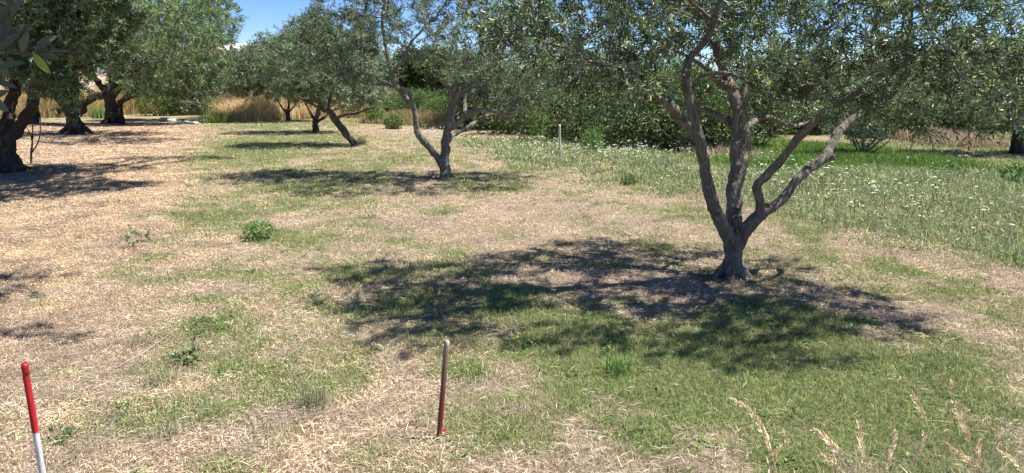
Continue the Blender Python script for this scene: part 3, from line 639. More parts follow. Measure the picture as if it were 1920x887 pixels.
make_tree('olive_tree', 'nearest old olive of the left row, thick dark trunk split in two with flared roots', G(18, 325), limbsL1, lobesL1, 71,
          n_attr=3200, step=0.15, di=2.4, dk=0.2, n_leaf=250000, L=0.070, Wd=0.023, slen=0.17, nl=12, voxel=0.025, disp=0.05, leaf='leaf_bright', bark='bark_old', dtex=.16)
limbsL2 = [pl(YL2, (142, 258, 0, 21), (142, 250, 0, 18), (140, 238, 0, 15), (138, 222, 0, 14), (138, 208, 0, 14)),
           pl(YL2, (132, 215, 0, 12), (120, 198, 0, 9), (108, 184, 0, 8), (98, 165, 0, 7), (85, 130, 0, 5)),
           pl(YL2, (146, 212, 0, 12), (160, 192, 0, 9), (178, 180, 0, 8), (196, 178, .1, 6), (215, 160, .2, 5), (240, 120, .2, 4)),
           pl(YL2, (140, 212, 0, 11), (142, 180, .2, 9), (140, 140, .2, 7), (150, 60, .2, 5))] + roots(G(142, 252), .27, rngL)
lobesL2 = [eL(120, 80, 0, 2.2, 2.4, 1.5, 1.2, YL2), eL(230, 60, 0, 2.1, 2.4, 1.6, 1.4, YL2), eL(300, 80, -.2, 1.5, 2, 1.3, 1.0, YL2), eL(180, -60, 0, 3.0, 2.6, 1.4, 1.6, YL2), eL(290, -10, 0, 2.0, 2.4, 1.4, 1.2, YL2),
           eL(270, 150, 0, 1.3, 1.4, .6, .6, YL2), eL(330, 40, 0, 1.3, 1.5, 1.2, .7, YL2), eL(70, 20, 0, 2, 2.2, 1.4, .8, YL2), eL(130, 165, -.6, .9, .8, .4, .35, YL2), eL(370, 20, -3.5, 1.2, 1.4, 1.0, 1.0, YL2), eL(310, 0, -3.5, 1.8, 1.6, 1.2, 1.0, YL2), eL(330, 90, -2.5, 1.3, 1.2, .9, .7, YL2), eL(240, 20, -3.0, 1.8, 1.5, 1.2, .8, YL2)]
make_tree('olive_tree', 'old olive second in the left row, squat trunk with two arching arms', G(142, 252), limbsL2, lobesL2, 81,
          n_attr=1300, step=0.24, di=2.5, dk=0.33, n_leaf=90000, L=0.095, Wd=0.028, slen=0.26, nl=12, voxel=0.035, disp=0.07, leaf='leaf_bright', bark='bark_old', dtex=.2, stems=False, tips=.005)
limbsL3 = [pl(YL3, (213, 240, 0, 19), (213, 232, 0, 16), (211, 218, 0, 13), (208, 198, 0, 12), (206, 176, 0, 11)),
           pl(YL3, (207, 182, 0, 9), (190, 160, 0, 7), (170, 140, 0, 5)), pl(YL3, (207, 182, 0, 9), (230, 150, 0, 7), (280, 110, 0, 5), (330, 70, 0, 4)),
           pl(YL3, (207, 180, 0, 8), (215, 120, 0, 6), (240, 40, 0, 4))] + roots(G(213, 234), .28, rngL)
lobesL3 = [eL(210, 90, 0, 2.8, 2.8, 1.8, 1.0, YL3), eL(300, 80, 0, 2.6, 2.8, 1.9, 1.4, YL3), eL(370, 90, 0, 1.7, 2.2, 1.5, 1.2, YL3), eL(390, 20, 0, 1.3, 2, 1.3, .9, YL3), eL(300, -40, 0, 3.4, 2.8, 1.8, 1.6, YL3), eL(330, 150, 0, 2.0, 2, .7, .8, YL3), eL(405, 60, 0, .9, 1.5, .9, .5, YL3),
           eL(360, -60, 0, 2.2, 2.4, 1.6, .9, YL3)]
make_tree('olive_tree', 'third and farthest trunk of the left row, upright and dark beneath a tall wide crown', G(213, 234), limbsL3, lobesL3, 91,
          n_attr=1100, step=0.3, di=3, dk=0.42, n_leaf=80000, L=0.125, Wd=0.037, slen=0.34, nl=12, voxel=0.045, disp=0.08, leaf='leaf_bright', bark='bark_old', dtex=.25, stems=False, tips=.006)
simple_olive('bushy olive at the back of the left row, low crown over the dry bank', 224, 215, 0, 1.0,
             [lb(330, 120, 39, 2.6, 2.4, 1.8), lb(380, 140, 39, 1.6, 2, 1.2), lb(280, 140, 39, 2.2, 2, 1.4), lb(365, 80, 39, 2, 2, 1.5), lb(350, 165, 39, 1.7, 1.5, .6)], 64, n_leaf=42000, L=.14, Wd=.04, Y=39, r=.16)
simple_olive('dark crown filling the gap behind the first two old olives', 60, 220, 0, 1.4,
             [lb(60, 110, 34, 3, 2.4, 1.5), lb(-20, 120, 34, 2.6, 2, 1.4), lb(120, 90, 34, 2.6, 2, 1.5), lb(30, 40, 34, 3, 2.4, 1.5)], 65, n_leaf=36000, L=.14, Wd=.04, Y=34, r=.22)

# near olive outside the frame on the left: its shade falls on the mulch
def near_left():
    Y0 = 6.9; b = np.array((-6.3, Y0, 0.)); rng = np.random.default_rng(5)
    T = b + (0.1, 0, 1.2)
    limbs = [([b - (0, 0, .15), b, b + (.05, 0, .6), T], [.32, .27, .22, .2]),
             ([T, T + (.8, -.3, .7), T + (1.9, -.7, 1.5), T + (3.0, -1.0, 2.1), T + (3.9, -1.2, 2.2), T + (4.6, -1.9, 2.2)], [.13, .1, .07, .05, .035, .02]), ([T, T + (-.6, .3, 1.0), T + (-1.2, .4, 2)], [.13, .09, .05]),
             ([T, T + (.4, .9, 1.0), T + (.9, 1.2, 1.9)], [.12, .08, .04])] + roots(b, .26, rng)
    lobes = [(b + (4.0, -1.0, 3.3), (.55, .2, .28), .5), (b + (4.8, -2.0, 3.3), (.6, .22, .28), .55), (b + (4.0, -.3, 3.35), (.4, .15, .2), .2), (b + (3.0, -1.0, 3.4), (.6, .4, .3), .4), (b + (-.5, .2, 3.0), (1.6, 1.6, .9), 1.6), (b + (.9, .8, 3.3), (1.0, 1.0, .7), .8), (b + (1.6, 1.3, 3.4), (.7, .6, .4), .4)]
    make_tree('olive_tree', 'old olive just beyond the left edge, its boughs shading the bark litter', b, limbs, lobes, 101, n_attr=900, step=.16, di=2, dk=.24, n_leaf=34000, L=.062, Wd=.018,
              leaf='leaf_bright', bark='bark_old', voxel=.03, disp=.05)
near_left()

# ================================================================== BACKGROUND TREES AND BUSHES
def bush(name, label, cat, base, lobes, n_leaf, L, Wd, mat, seed, group=None, shell=1.8, nl=8, slen=None, stems=5, tk=None, up=0.3):
    rng = np.random.default_rng(seed); base = np.array((base[0], base[1], float(height(base[0], base[1]))))
    root = thing(name, label, cat, base, group); gl = Geo(); n = int(n_leaf / nl)
    w = np.array([l[2] for l in lobes], float); w /= w.sum()
    for (c, r, _), k in zip(lobes, rng.multinomial(n, w)):
        d = unit(rng.normal(size=(k, 3))); rr = rng.random(k)[:, None] ** (1 / (3 * shell))
        lump = 0.72 + 0.5 * fbm(d[:, 0] * 2.2 + c[0], d[:, 2] * 2.2 + d[:, 1] * 1.7 + 5, seed, 3)[:, None]
        p = np.asarray(c) + d * rr * lump * np.asarray(r); keep = p[:, 2] > base[2] + min(0.03, lobes[0][1][2] * .1); p, d2 = p[keep], d[keep]
        dd = unit(d2 * 0.7 + rng.normal(size=p.shape) * 0.6 + (0, 0, up))
        shoots(gl, rng, p, dd, slen or L * 2, nl, L, Wd, None, **(tk or {}))
    gs = Geo()
    for i in range(stems):
        c, r, _ = lobes[i % len(lobes)]; e = np.asarray(c) + rng.normal(size=3) * np.asarray(r) * .5
        s0 = base + (rng.normal() * .12, rng.normal() * .12, -.05); m = (s0 + e) / 2 + rng.normal(size=3) * .1
        rr0 = max(.008, .03 * min(1, np.linalg.norm(e - s0) / 2)); gs.tube(resample([s0, m, e], [rr0, rr0 * .7, rr0 * .3], .2)[0], np.linspace(rr0, rr0 * .3, len(resample([s0, m, e], [1, 1, 1], .2)[0])), 5)
    link('stems', gs.mesh(name + '_stems', M['twig'], base, True), parent=root)
    link('foliage', gl.mesh(name + '_foliage', M[mat], base), parent=root)
    return root

# bramble hedge running diagonally behind the meadow
hedge = [ # px, py base, half width m, height m, material, label
    (925, 243, 1.6, 1.3, 'bramble', 'low dark bramble at the left end of the hedge, behind the forked olive'),
    (985, 252, 1.6, 1.6, 'bramble', 'dark bramble mound just left of the white stake'),
    (1075, 266, 1.6, 1.5, 'bramble', 'dark bramble mound right behind the white stake'),
    (1165, 274, 1.5, 1.7, 'bramble', 'tall bramble mound midway along the hedge'),
    (1245, 282, 1.4, 1.6, 'bramble', 'glossy dark bramble left of the big olive limbs'),
    (1325, 286, 1.2, 1.4, 'bramble', 'bramble mound seen between the two left limbs of the big olive')]
for i, (px, py, hw, hh, mt, lab) in enumerate(hedge):
    b = G(px, py); b = b + (0, .6, 0)
    lobes = [(b + (0, 0, hh * .5), (hw, .9, hh * .55), 1.4), (b + (-hw * .6, -.2, hh * .35), (hw * .6, .7, hh * .4), .6), (b + (hw * .6, -.25, hh * .35), (hw * .6, .7, hh * .45), .6), (b + (.2, .5, hh * .8), (hw * .7, .8, hh * .35), .6)]
    bush('bramble_bush', lab, 'bush', b, lobes, 15000, .07, .045, mt, 200 + i, group='bramble hedge behind the meadow', tk=dict(lo=.5, hi=1.5, yellow=.04, warm=.25))
# yellowing bush on the hedge
b = G(1215, 262) + (0, .3, 0)
bush('bramble_bush', 'yellow-green bush rising above the hedge between stake and big olive', 'bush', b, [(b + (0, 0, 1.3), (.9, .8, .8), 1), (b + (.5, 0, 1.7), (.6, .6, .5), .5), (b + (-.9, .1, 1.2), (.7, .6, .6), .5)], 9000, .075, .03, 'green', 230,
     group='bramble hedge behind the meadow', tk=dict(lo=.6, hi=1.5, yellow=.12, warm=.35))
for i, (px, py, h, lab) in enumerate(((1010, 268, .9, 'light green sapling against the dark hedge, left of the white stake'), (1112, 272, .95, 'light green sapling against the dark hedge, right of the white stake'),
                                      (1108, 288, .5, 'short green spike at the foot of the hedge'))):
    b = G(px, py); bush('sapling', lab, 'plant', b, [(b + (0, 0, h * .6), (.22, .2, h * .5), 1)], 900, .08, .02, 'green', 240 + i, stems=2, tk=dict(lo=.9, hi=1.7), up=.9)

def bgtree(label, px, Y, htop, hw, seed, mat='leaf_far', n=26000, L=.14, zb=.3, name='olive_tree', cat='tree', Wf=.3, tk=None):
    b = np.array((P(px, 200, Y)[0], Y, 0.)); rng = np.random.default_rng(seed)
    lobes = []
    for i in range(6):
        lobes.append((b + (rng.uniform(-.55, .55) * hw, rng.uniform(-.5, .5) * hw, zb + (htop - zb) * rng.uniform(.35, .75)), (hw * rng.uniform(.4, .65), hw * .6, (htop - zb) * rng.uniform(.28, .4)), 1))
    return bush(name, label, cat, b, lobes, n, L, L * Wf, mat, seed, stems=7, shell=1.3, tk=tk or dict(lo=.6, hi=1.35))
# row of olives and shrubs behind the hedge, seen through the crown of the big tree
bgtree('grey olive behind the left end of the hedge', 930, 33, 3.6 * .82, 2.6, 301)
bgtree('broad grey olive behind the middle of the hedge', 1050, 31, 3.3 * .82, 2.8, 302)
bgtree('olive behind the hedge, left of the big olive limbs', 1170, 28, 3.3 * .82, 2.4, 303)
bgtree('bright green tree behind the two left limbs of the big olive', 1290, 27, 3.2 * .82, 2.0, 304, mat='green', L=.11, name='broadleaf_tree')
bgtree('pale low olive seen between the middle and right limbs of the big olive', 1425, 21, 2.6, 1.35, 305, n=20000, L=.085, zb=.25, mat='leaf')
bgtree('dark thicket tree beyond the far lawn, right of the middle limb', 1500, 31, 3.4 * .82, 2.4, 306, mat='bramble', L=.12, name='broadleaf_tree')
bgtree('shaded thicket tree beyond the far lawn, behind the right limbs', 1590, 30, 3.2 * .82, 2.6, 307, mat='bramble', L=.12, name='broadleaf_tree')
bgtree('grey-green willowy tree above the yellow-tipped bushes', 1730, 32, 3.6 * .82, 3.0, 308, mat='leaf_far')
bgtree('tall grey-green tree at the far right, behind the shaded olive', 1880, 31, 3.8 * .82, 3.0, 309, mat='leaf_far')
bgtree('tree beyond the right edge of the far lawn', 2050, 30, 3.8 * .82, 3.0, 310)
bgtree('dark rounded tree below the pinkish hill, behind the forked olive', 800, 52, 3.9, 2.9, 311, mat='bramble', L=.2, name='broadleaf_tree', Wf=.5)
bgtree('dark rounded tree at the right of the pinkish hill', 880, 50, 4.0, 3.2, 312, mat='bramble', L=.2, name='broadleaf_tree', Wf=.5)
bgtree('grey olive standing beyond the yellow-green shrub', 690, 50, 3.4, 2.6, 313, L=.17)
bgtree('far olive on the horizon beyond the slanting trunk', 620, 58, 5.0, 3.4, 314, L=.19)
# shrubs in the rough ground behind the forked olive
b = G(703, 231); bush('shrub', 'yellow-green bush at the edge of the rough grass', 'shrub', b, [(b + (0, 0, .32), (.36, .3, .36), 1)], 2400, .12, .03, 'green', 330, stems=4, tk=dict(lo=1.2, hi=2.2, warm=.5, yellow=.1), up=.9)
b = G(738, 240); bush('shrub', 'small round bright green bush on the lawn edge', 'shrub', b, [(b + (0, 0, .2), (.32, .28, .24), 1)], 2200, .09, .03, 'green', 331, stems=4, tk=dict(lo=.9, hi=1.5), up=.6)
for i, (px, Y, h, hw, lab) in enumerate(((740, 40, 1.15, 1.2, 'tall light green weeds left of the forked limb'), (790, 38, 1.35, 1.4, 'tall light green weeds seen inside the fork of the second olive'), (845, 36, 1.25, 1.3, 'green thicket right behind the second olive trunk'),
                                       (880, 33, 1.0, .9, 'small green thicket under the low limbs of the second olive'))):
    bgtree(lab, px, Y, h, hw, 340 + i, mat='green', n=9000, L=.17, zb=.05, name='weed_thicket', cat='shrub', Wf=.16, tk=dict(lo=.7, hi=1.5, warm=.25))
for i, (px, py, w, h, lab) in enumerate(((300, 217, 1.3, 1.5, 'yellowish green bush on the dry bank left of the stone line'), (352, 216, 1.3, 1.3, 'dull green bush behind the stone line'), (395, 214, 1.2, 1.3, 'grey-green bush at the left end of the golden grass'))):
    b = G(px, py); bush('bank_bush', lab, 'bush', b, [(b + (0, 0, h * .5), (w, 1, h * .55), 1), (b + (w * .4, 0, h * .8), (w * .7, .8, h * .5), .6)], 7000, .15, .045, ('green', 'leaf_far', 'leaf_far')[i], 380 + i, tk=dict(lo=.6, hi=1.5, warm=.4, yellow=.05))
# right side of the far lawn
b = G(1620, 290); bush('olive_bush', 'low round olive with a short dark stump trunk on the green lane', 'tree', b, [(b + (0, 0, .95), (.75, .7, .55), 1.2), (b + (.5, 0, 1.4), (.7, .7, .5), .8), (b + (-.3, .1, 1.4), (.6, .6, .45), .7), (b + (0, 0, .45), (.4, .4, .25), .25)], 16000, .075, .02, 'leaf', 350, stems=9, tk=dict(lo=.7, hi=1.4))
b = G(1905, 288)
make_tree('olive_tree', 'olive at the right edge with a black shaded base and sweeping low boughs', b, [([b - (0, 0, .1), b + (0, 0, .1), b + (-.05, 0, .8)], [.24, .2, .15]), ([b + (0, 0, .6), b + (-.7, 0, 1.2), b + (-1.3, 0, 1.5)], [.09, .06, .03]), ([b + (0, 0, .7), b + (.6, 0, 1.4), b + (1.2, 0, 2)], [.09, .06, .03]), ([b + (0, 0, .7), b + (.1, .3, 2.2)], [.09, .03])],
          [(b + (-1.1, 0, 1.3), (1.0, 1.2, .6), 1), (b + (.3, 0, 1.7), (1.5, 1.4, 1.1), 1.6), (b + (-.4, 0, 2.4), (1.3, 1.3, .7), 1), (b + (.3, 0, .7), (.9, .8, .5), .7)], 360, n_attr=700, step=.2, di=2.4, dk=.3, n_leaf=32000, L=.08, Wd=.024, slen=.24, leaf='leaf', bark='bark_old', voxel=.03, disp=.03, stems=False)
for i, (px, py, w, h, m, lab) in enumerate(((1700, 262, 1.0, .9, 'bramble', 'brownish bush left of the yellow-tipped bush'), (1738, 260, 1.0, 1.2, 'bramble', 'dark bush with yellow tips at the edge of the far lawn'), (1795, 260, 1.0, 1.2, 'bramble', 'dark bush above the pinkish dry grass'),
                                           (1860, 262, 1.1, 1.1, 'bramble', 'dark bush behind the black-based olive'), (1505, 256, 1.2, 1.0, 'bramble', 'shaded undergrowth bush at the end of the far lawn, beside the right limbs'), (1570, 254, 1.3, 1.0, 'bramble', 'shaded undergrowth bush behind the low round olive'), (1430, 262, 1.0, .9, 'bramble', 'undergrowth bush behind the pale low olive'))):
    b = G(px, py) + (0, .8, 0)
    bush('undergrowth_bush', lab, 'bush', b, [(b + (0, 0, h * .45), (w, .8, h * .5), 1), (b + (w * .5, 0, h * .7), (w * .6, .6, h * .4), .5), (b + (-w * .5, 0, h * .6), (w * .6, .6, h * .4), .5)], 9000, .085, .045, m, 370 + i,
         tk=dict(lo=.5, hi=1.5, yellow=.10 if i in (1, 2) else .02, warm=.35))
# dense band that closes the view between the trunks
def thicket():
    rng = np.random.default_rng(77); g = Geo(); n = 15000
    x = rng.uniform(-34, 42, n); y = 66 + rng.normal(size=n) * 2.0 + 4 * fbm(x * .2, x * 0, 3, 2); top = 3.1 + 2.4 * fbm(x * .22, x * 0 + 1, 6, 3)
    top = np.where((x > -11.5) & (x < -5.5), 2.6, top)
    z = top * .62 * rng.random(n) ** .7
    p = np.stack([x, y, z], -1); dd = unit(rng.normal(size=(n, 3)) + (0, -.3, .4))
    shoots(g, rng, p, dd, .7, 8, .34, .12, None, lo=.6, hi=1.3)
    link('treeline', g.mesh('treeline', M['leaf_far']), kind='stuff', label='far grey-green treeline beyond the orchard', category='treeline')
thicket()

# ================================================================== GRASS AND GROUND COVER
def sample(rng, ymin, ymax, dens, margin=1.2):
    """Points on the ground within the view and a margin; dens(y) per square metre."""
    out = []; y = ymin
    while y < ymax:
        y2 = min(ymax, y * 1.12 + .05); half = .70 * y2 + margin; n = int(dens((y + y2) / 2) * (y2 - y) * 2 * half)
        out.append(np.stack([rng.uniform(-half, half, n), rng.uniform(y, y2, n)], 1)); y = y2
    return np.concatenate(out)
def blades(g, rng, xy, h, w, tint, lean=0.5, z0=None, tipc=1.15):
    n = len(xy); z = height(xy[:, 0], xy[:, 1]) if z0 is None else z0; b = np.stack([xy[:, 0], xy[:, 1], z], -1)
    a = rng.uniform(0, 2 * np.pi, n); s = np.stack([np.cos(a), np.sin(a), np.zeros(n)], -1)
    la = rng.uniform(0, 2 * np.pi, n); lm = (np.abs(rng.normal(size=n)) * lean)[:, None]; l = np.stack([np.cos(la), np.sin(la), np.zeros(n)], -1) * lm
    h = h[:, None]; w = w[:, None]; k = 1 / np.sqrt(1 + lm ** 2)
    m = b + (l * .45 + (0, 0, 1)) * h * .5 * k; t = b + (l * 1.3 + (0, 0, .92)) * h * k
    V = np.stack([b - s * w * .5, b + s * w * .5, m + s * w * .42, m - s * w * .42, t], 1).reshape(-1, 3)
    o = np.arange(n)[:, None] * 5
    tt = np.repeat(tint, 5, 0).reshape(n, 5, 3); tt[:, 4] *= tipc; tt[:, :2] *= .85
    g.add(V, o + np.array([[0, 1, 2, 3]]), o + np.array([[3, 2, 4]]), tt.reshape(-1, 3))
GREENS = np.array([(.40, .40, .18), (.28, .38, .10), (.20, .30, .07), (.14, .22, .055), (.24, .31, .095), (.31, .34, .14), (.17, .25, .09)])
STRAWS = np.array([(.25, .185, .13), (.66, .57, .45), (.53, .43, .31), (.45, .35, .245), (.57, .485, .36), (.37, .285, .20), (.49, .41, .31)]) * (1.13, 1.11, 1.06)
MULCHS = np.array([(.22, .14, .09), (.70, .60, .46), (.58, .42, .26), (.52, .36, .21), (.62, .50, .36), (.40, .285, .18), (.58, .46, .33), (.36, .26, .18)])
def pick(rng, pal, n, var=.22):
    c = pal[rng.integers(0, len(pal), n)] * rng.uniform(1 - var, 1 + var, (n, 1)); return c
def patchy(a):
    """Weathering of the litter and thatch: fresh and grey drifts a few hands wide."""
    f = fbm(a[:, 0] * 2.6, a[:, 1] * 2.6, 140, 4) - .5; q = fbm(a[:, 0] * 9, a[:, 1] * 9, 150, 3) - .5
    return (1 + 1.0 * f + .9 * q)[:, None] * (1 + f[:, None] * np.array((0.1, 0, -.35)))
def turf():
    rng = np.random.default_rng(3)
    xy = sample(rng, 1.9, 42, lambda y: min(10500, 10500 * (4.2 / max(y, 1)) ** 1.8) * 1.0)
    g_ = greenness(xy[:, 0], xy[:, 1]); md = meadow(xy[:, 0], xy[:, 1]); mu = mulch(xy[:, 0], xy[:, 1])
    hb = G(785, 823); ok = np.hypot((xy[:, 0] - hb[0]) / 1.6, xy[:, 1] - hb[1]) > .075; xy, g_, md, mu = xy[ok], g_[ok], md[ok], mu[ok]  # blades cleared where the stake's shadow is painted on the ground
    cl = fbm(xy[:, 0] * 7, xy[:, 1] * 7, 19, 2)
    far = np.maximum(1, xy[:, 1] / 4.5) ** .8
    isg = rng.random(len(xy)) < np.clip(g_ * 1.15 - .02 + (cl - .5) * .9, 0.01, .93)
    keepg = isg & (rng.random(len(xy)) < np.clip(.35 + g_, 0, 1))
    a = xy[keepg]; n = len(a); hgt = (.013 + .030 * rng.random(n) ** 1.5 + .026 * g_[keepg] * rng.random(n)) * (1 + .25 * (far[keepg] - 1).clip(0, 2))
    tint = pick(rng, GREENS, n); tint = tint * (.75 + .5 * fbm(a[:, 0] * 3, a[:, 1] * 3, 180, 3))[:, None] * (1.0 + .35 * (1 - g_[keepg])[:, None] * np.array((1, .7, .6)))
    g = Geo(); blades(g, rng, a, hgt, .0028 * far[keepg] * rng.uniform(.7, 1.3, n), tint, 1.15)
    link('green_grass', g.mesh('green_grass', M['blade']), kind='stuff', label='short green grass growing in patches over the orchard floor', category='grass')
    keepd = ~isg & (rng.random(len(xy)) > mu * .9) & (rng.random(len(xy)) < np.clip(1.7 * fbm(xy[:, 0] * 6, xy[:, 1] * 6, 170, 3), .1, .95))
    a = xy[keepd]; n = len(a); hgt = (.010 + .032 * rng.random(n) ** 1.8) * (1 + .2 * (far[keepd] - 1).clip(0, 2))
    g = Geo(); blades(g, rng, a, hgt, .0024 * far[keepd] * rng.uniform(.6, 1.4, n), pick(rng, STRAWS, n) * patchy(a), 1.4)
    link('dry_grass', g.mesh('dry_grass', M['straw']), kind='stuff', label='short bleached dry grass covering the open ground', category='grass')
turf()
def litter():
    rng = np.random.default_rng(8)
    # flat straws lying on the lawn, and leaf and bark chips in the mulch
    xy = sample(rng, 1.9, 30, lambda y: min(2600, 2600 * (4 / max(y, 1)) ** 1.8)); mu = mulch(xy[:, 0], xy[:, 1]); gr = greenness(xy[:, 0], xy[:, 1])
    k = (mu < .5) & (rng.random(len(xy)) < (1.05 - gr) * .8); a = xy[k]; n = len(a); far = np.maximum(1, a[:, 1] / 4.5) ** .8
    def flakes(g, a, L, Wd, tint, tilt):
        n = len(a); z = height(a[:, 0], a[:, 1]) + rng.uniform(.006, .022, n); c = np.stack([a[:, 0], a[:, 1], z], -1)
        an = rng.uniform(0, 6.283, n); d = np.stack([np.cos(an), np.sin(an), rng.normal(size=n) * tilt], -1); s = np.stack([-np.sin(an), np.cos(an), rng.normal(size=n) * tilt * 2], -1)
        L = L[:, None]; Wd = Wd[:, None]; bow = np.array((0, 0, 1)) * L * .08
        V = np.stack([c - d * L * .5, c + s * Wd * .5 + bow, c + d * L * .5, c - s * Wd * .5 + bow], 1).reshape(-1, 3)
        g.add(V, np.arange(n)[:, None] * 4 + np.array([[0, 3, 2, 1]]), None, np.repeat(tint, 4, 0))
    g = Geo(); flakes(g, a, rng.uniform(.02, .10, n), .0022 * far * rng.uniform(.6, 1.5, n), pick(rng, STRAWS, n) * patchy(a), .18)
    link('fallen_straw', g.mesh('fallen_straw', M['straw']), kind='stuff', label='bleached straws lying flat across the dry grass', category='straw')
    xy = sample(rng, 1.9, 36, lambda y: min(34000, 34000 * (4 / max(y, 1)) ** 1.8)); xy = xy[xy[:, 0] < 1.5]; mu = mulch(xy[:, 0], xy[:, 1])
    k = rng.random(len(xy)) < mu * (.45 + .55 * fbm(xy[:, 0] * 2, xy[:, 1] * 2, 91, 3) * 1.4) + .20 * (xy[:, 0] < -.3) * sm(.35, .65, fbm(xy[:, 0] * 4, xy[:, 1] * 4, 160, 3)); a = xy[k]; n = len(a); far = np.maximum(1, a[:, 1] / 4.5) ** .8
    g = Geo(); flakes(g, a, rng.uniform(.005, .020, n) * far, rng.uniform(.0015, .0042, n) * far, pick(rng, MULCHS, n, .22) * patchy(a), .3)
    link('bark_litter', g.mesh('bark_litter', M['straw']), kind='stuff', label='orange-tan litter of leaves and bark chips under the left row', category='leaf litter')
litter()
def ground_weeds():
    rng = np.random.default_rng(44); g = Geo()
    xy = sample(rng, 2.1, 16, lambda y: min(26, 26 * (5 / max(y, 1)) ** .8)); gr = greenness(xy[:, 0], xy[:, 1]); md = meadow(xy[:, 0], xy[:, 1])
    k = (rng.random(len(xy)) < np.clip(gr + .12, 0, 1) * .55) & (md < .5); xy = xy[k]; xy = xy[np.argsort(xy[:, 1])]
    for x, y in xy[:900]:
        n = rng.integers(4, 11); a = rng.uniform(0, 6.28, n); s = rng.uniform(.6, 1.5); z = float(height(x, y)); el = rng.uniform(.1, .9, n)
        d = np.stack([np.cos(a) * np.cos(el), np.sin(a) * np.cos(el), np.sin(el)], -1); b = np.array((x, y, z + .004)) + rng.normal(size=(n, 3)) * (.018 * s, .018 * s, .003)
        leaf_geo(g, b, d, np.broadcast_to((0, 0, 1.), (n, 3)) + rng.normal(size=(n, 3)) * .2, rng.uniform(.018, .045, n) * s, rng.uniform(.007, .015, n) * s, pick(rng, GREENS[2:] * rng.uniform(.55, 1.1), n), curl=.2)
    link('ground_weeds', g.mesh('ground_weeds', M['blade']), kind='stuff', label='small broad-leaved weeds scattered through the lawn', category='weeds')
    g = Geo(); xy = sample(rng, 2.1, 16, lambda y: 7)
    for x, y in xy[rng.random(len(xy)) < .55]:
        L = rng.uniform(.05, .22); a = rng.uniform(0, 6.28); z = float(height(x, y)) + .02; d = np.array((math.cos(a), math.sin(a), 0)) * L
        p = np.array([(x, y, z), (x, y, z + .004) + d * .5 + rng.normal(size=3) * (.012, .012, .003), (x, y, z - .004) + d]); g.tube(p, [.0022, .002, .001], 4, np.array((.26, .19, .13)) * rng.uniform(.5, 1.9))
    link('fallen_twigs', g.mesh('fallen_twigs', M['straw']), kind='stuff', label='thin fallen olive twigs lying about the dry ground', category='twigs')
ground_weeds()
def meadow_plants():
    rng = np.random.default_rng(12)
    xy = sample(rng, 5, 30, lambda y: min(1100, 1100 * (7 / max(y, 1)) ** 1.5)); md = meadow(xy[:, 0], xy[:, 1])
    k = rng.random(len(xy)) < md * np.clip(2.1 * fbm(xy[:, 0] * 1.7, xy[:, 1] * 1.7, 190, 3) - .25, .12, 1); a = xy[k]; n = len(a); far = np.maximum(1, a[:, 1] / 6) ** .8
    ht = (.05 + .19 * fbm(a[:, 0] * 1.5, a[:, 1] * 1.5, 60, 3)) * (.35 + .65 * sm(0, 1.6, above_line(a[:, 0], a[:, 1], MEAD_NEAR)))
    pal = np.array([(.26, .34, .12), (.18, .26, .075), (.34, .40, .19), (.50, .45, .29), (.20, .33, .075), (.38, .42, .24), (.40, .37, .22)])
    g = Geo(); blades(g, rng, a, ht * rng.uniform(.35, 1.5, n), .0048 * far * rng.uniform(.6, 1.5, n), pick(rng, pal, n), .6)
    # side leaves
    m = n // 2; idx = rng.integers(0, n, m); z = height(a[idx, 0], a[idx, 1]); p = np.stack([a[idx, 0], a[idx, 1], z + ht[idx] * rng.uniform(.1, .8, m)], -1)
    p[:, :2] += rng.normal(size=(m, 2)) * .03
    leaf_geo(g, p, unit(rng.normal(size=(m, 3)) + (0, 0, .5)), rng.normal(size=(m, 3)), .045 * far[idx] * rng.uniform(.6, 1.3, m), .012 * far[idx], pick(rng, pal, m))
    link('meadow_plants', g.mesh('meadow_plants', M['blade']), kind='stuff', label='knee-high grey-green flowering meadow between lawn and hedge', category='meadow')
meadow_plants()

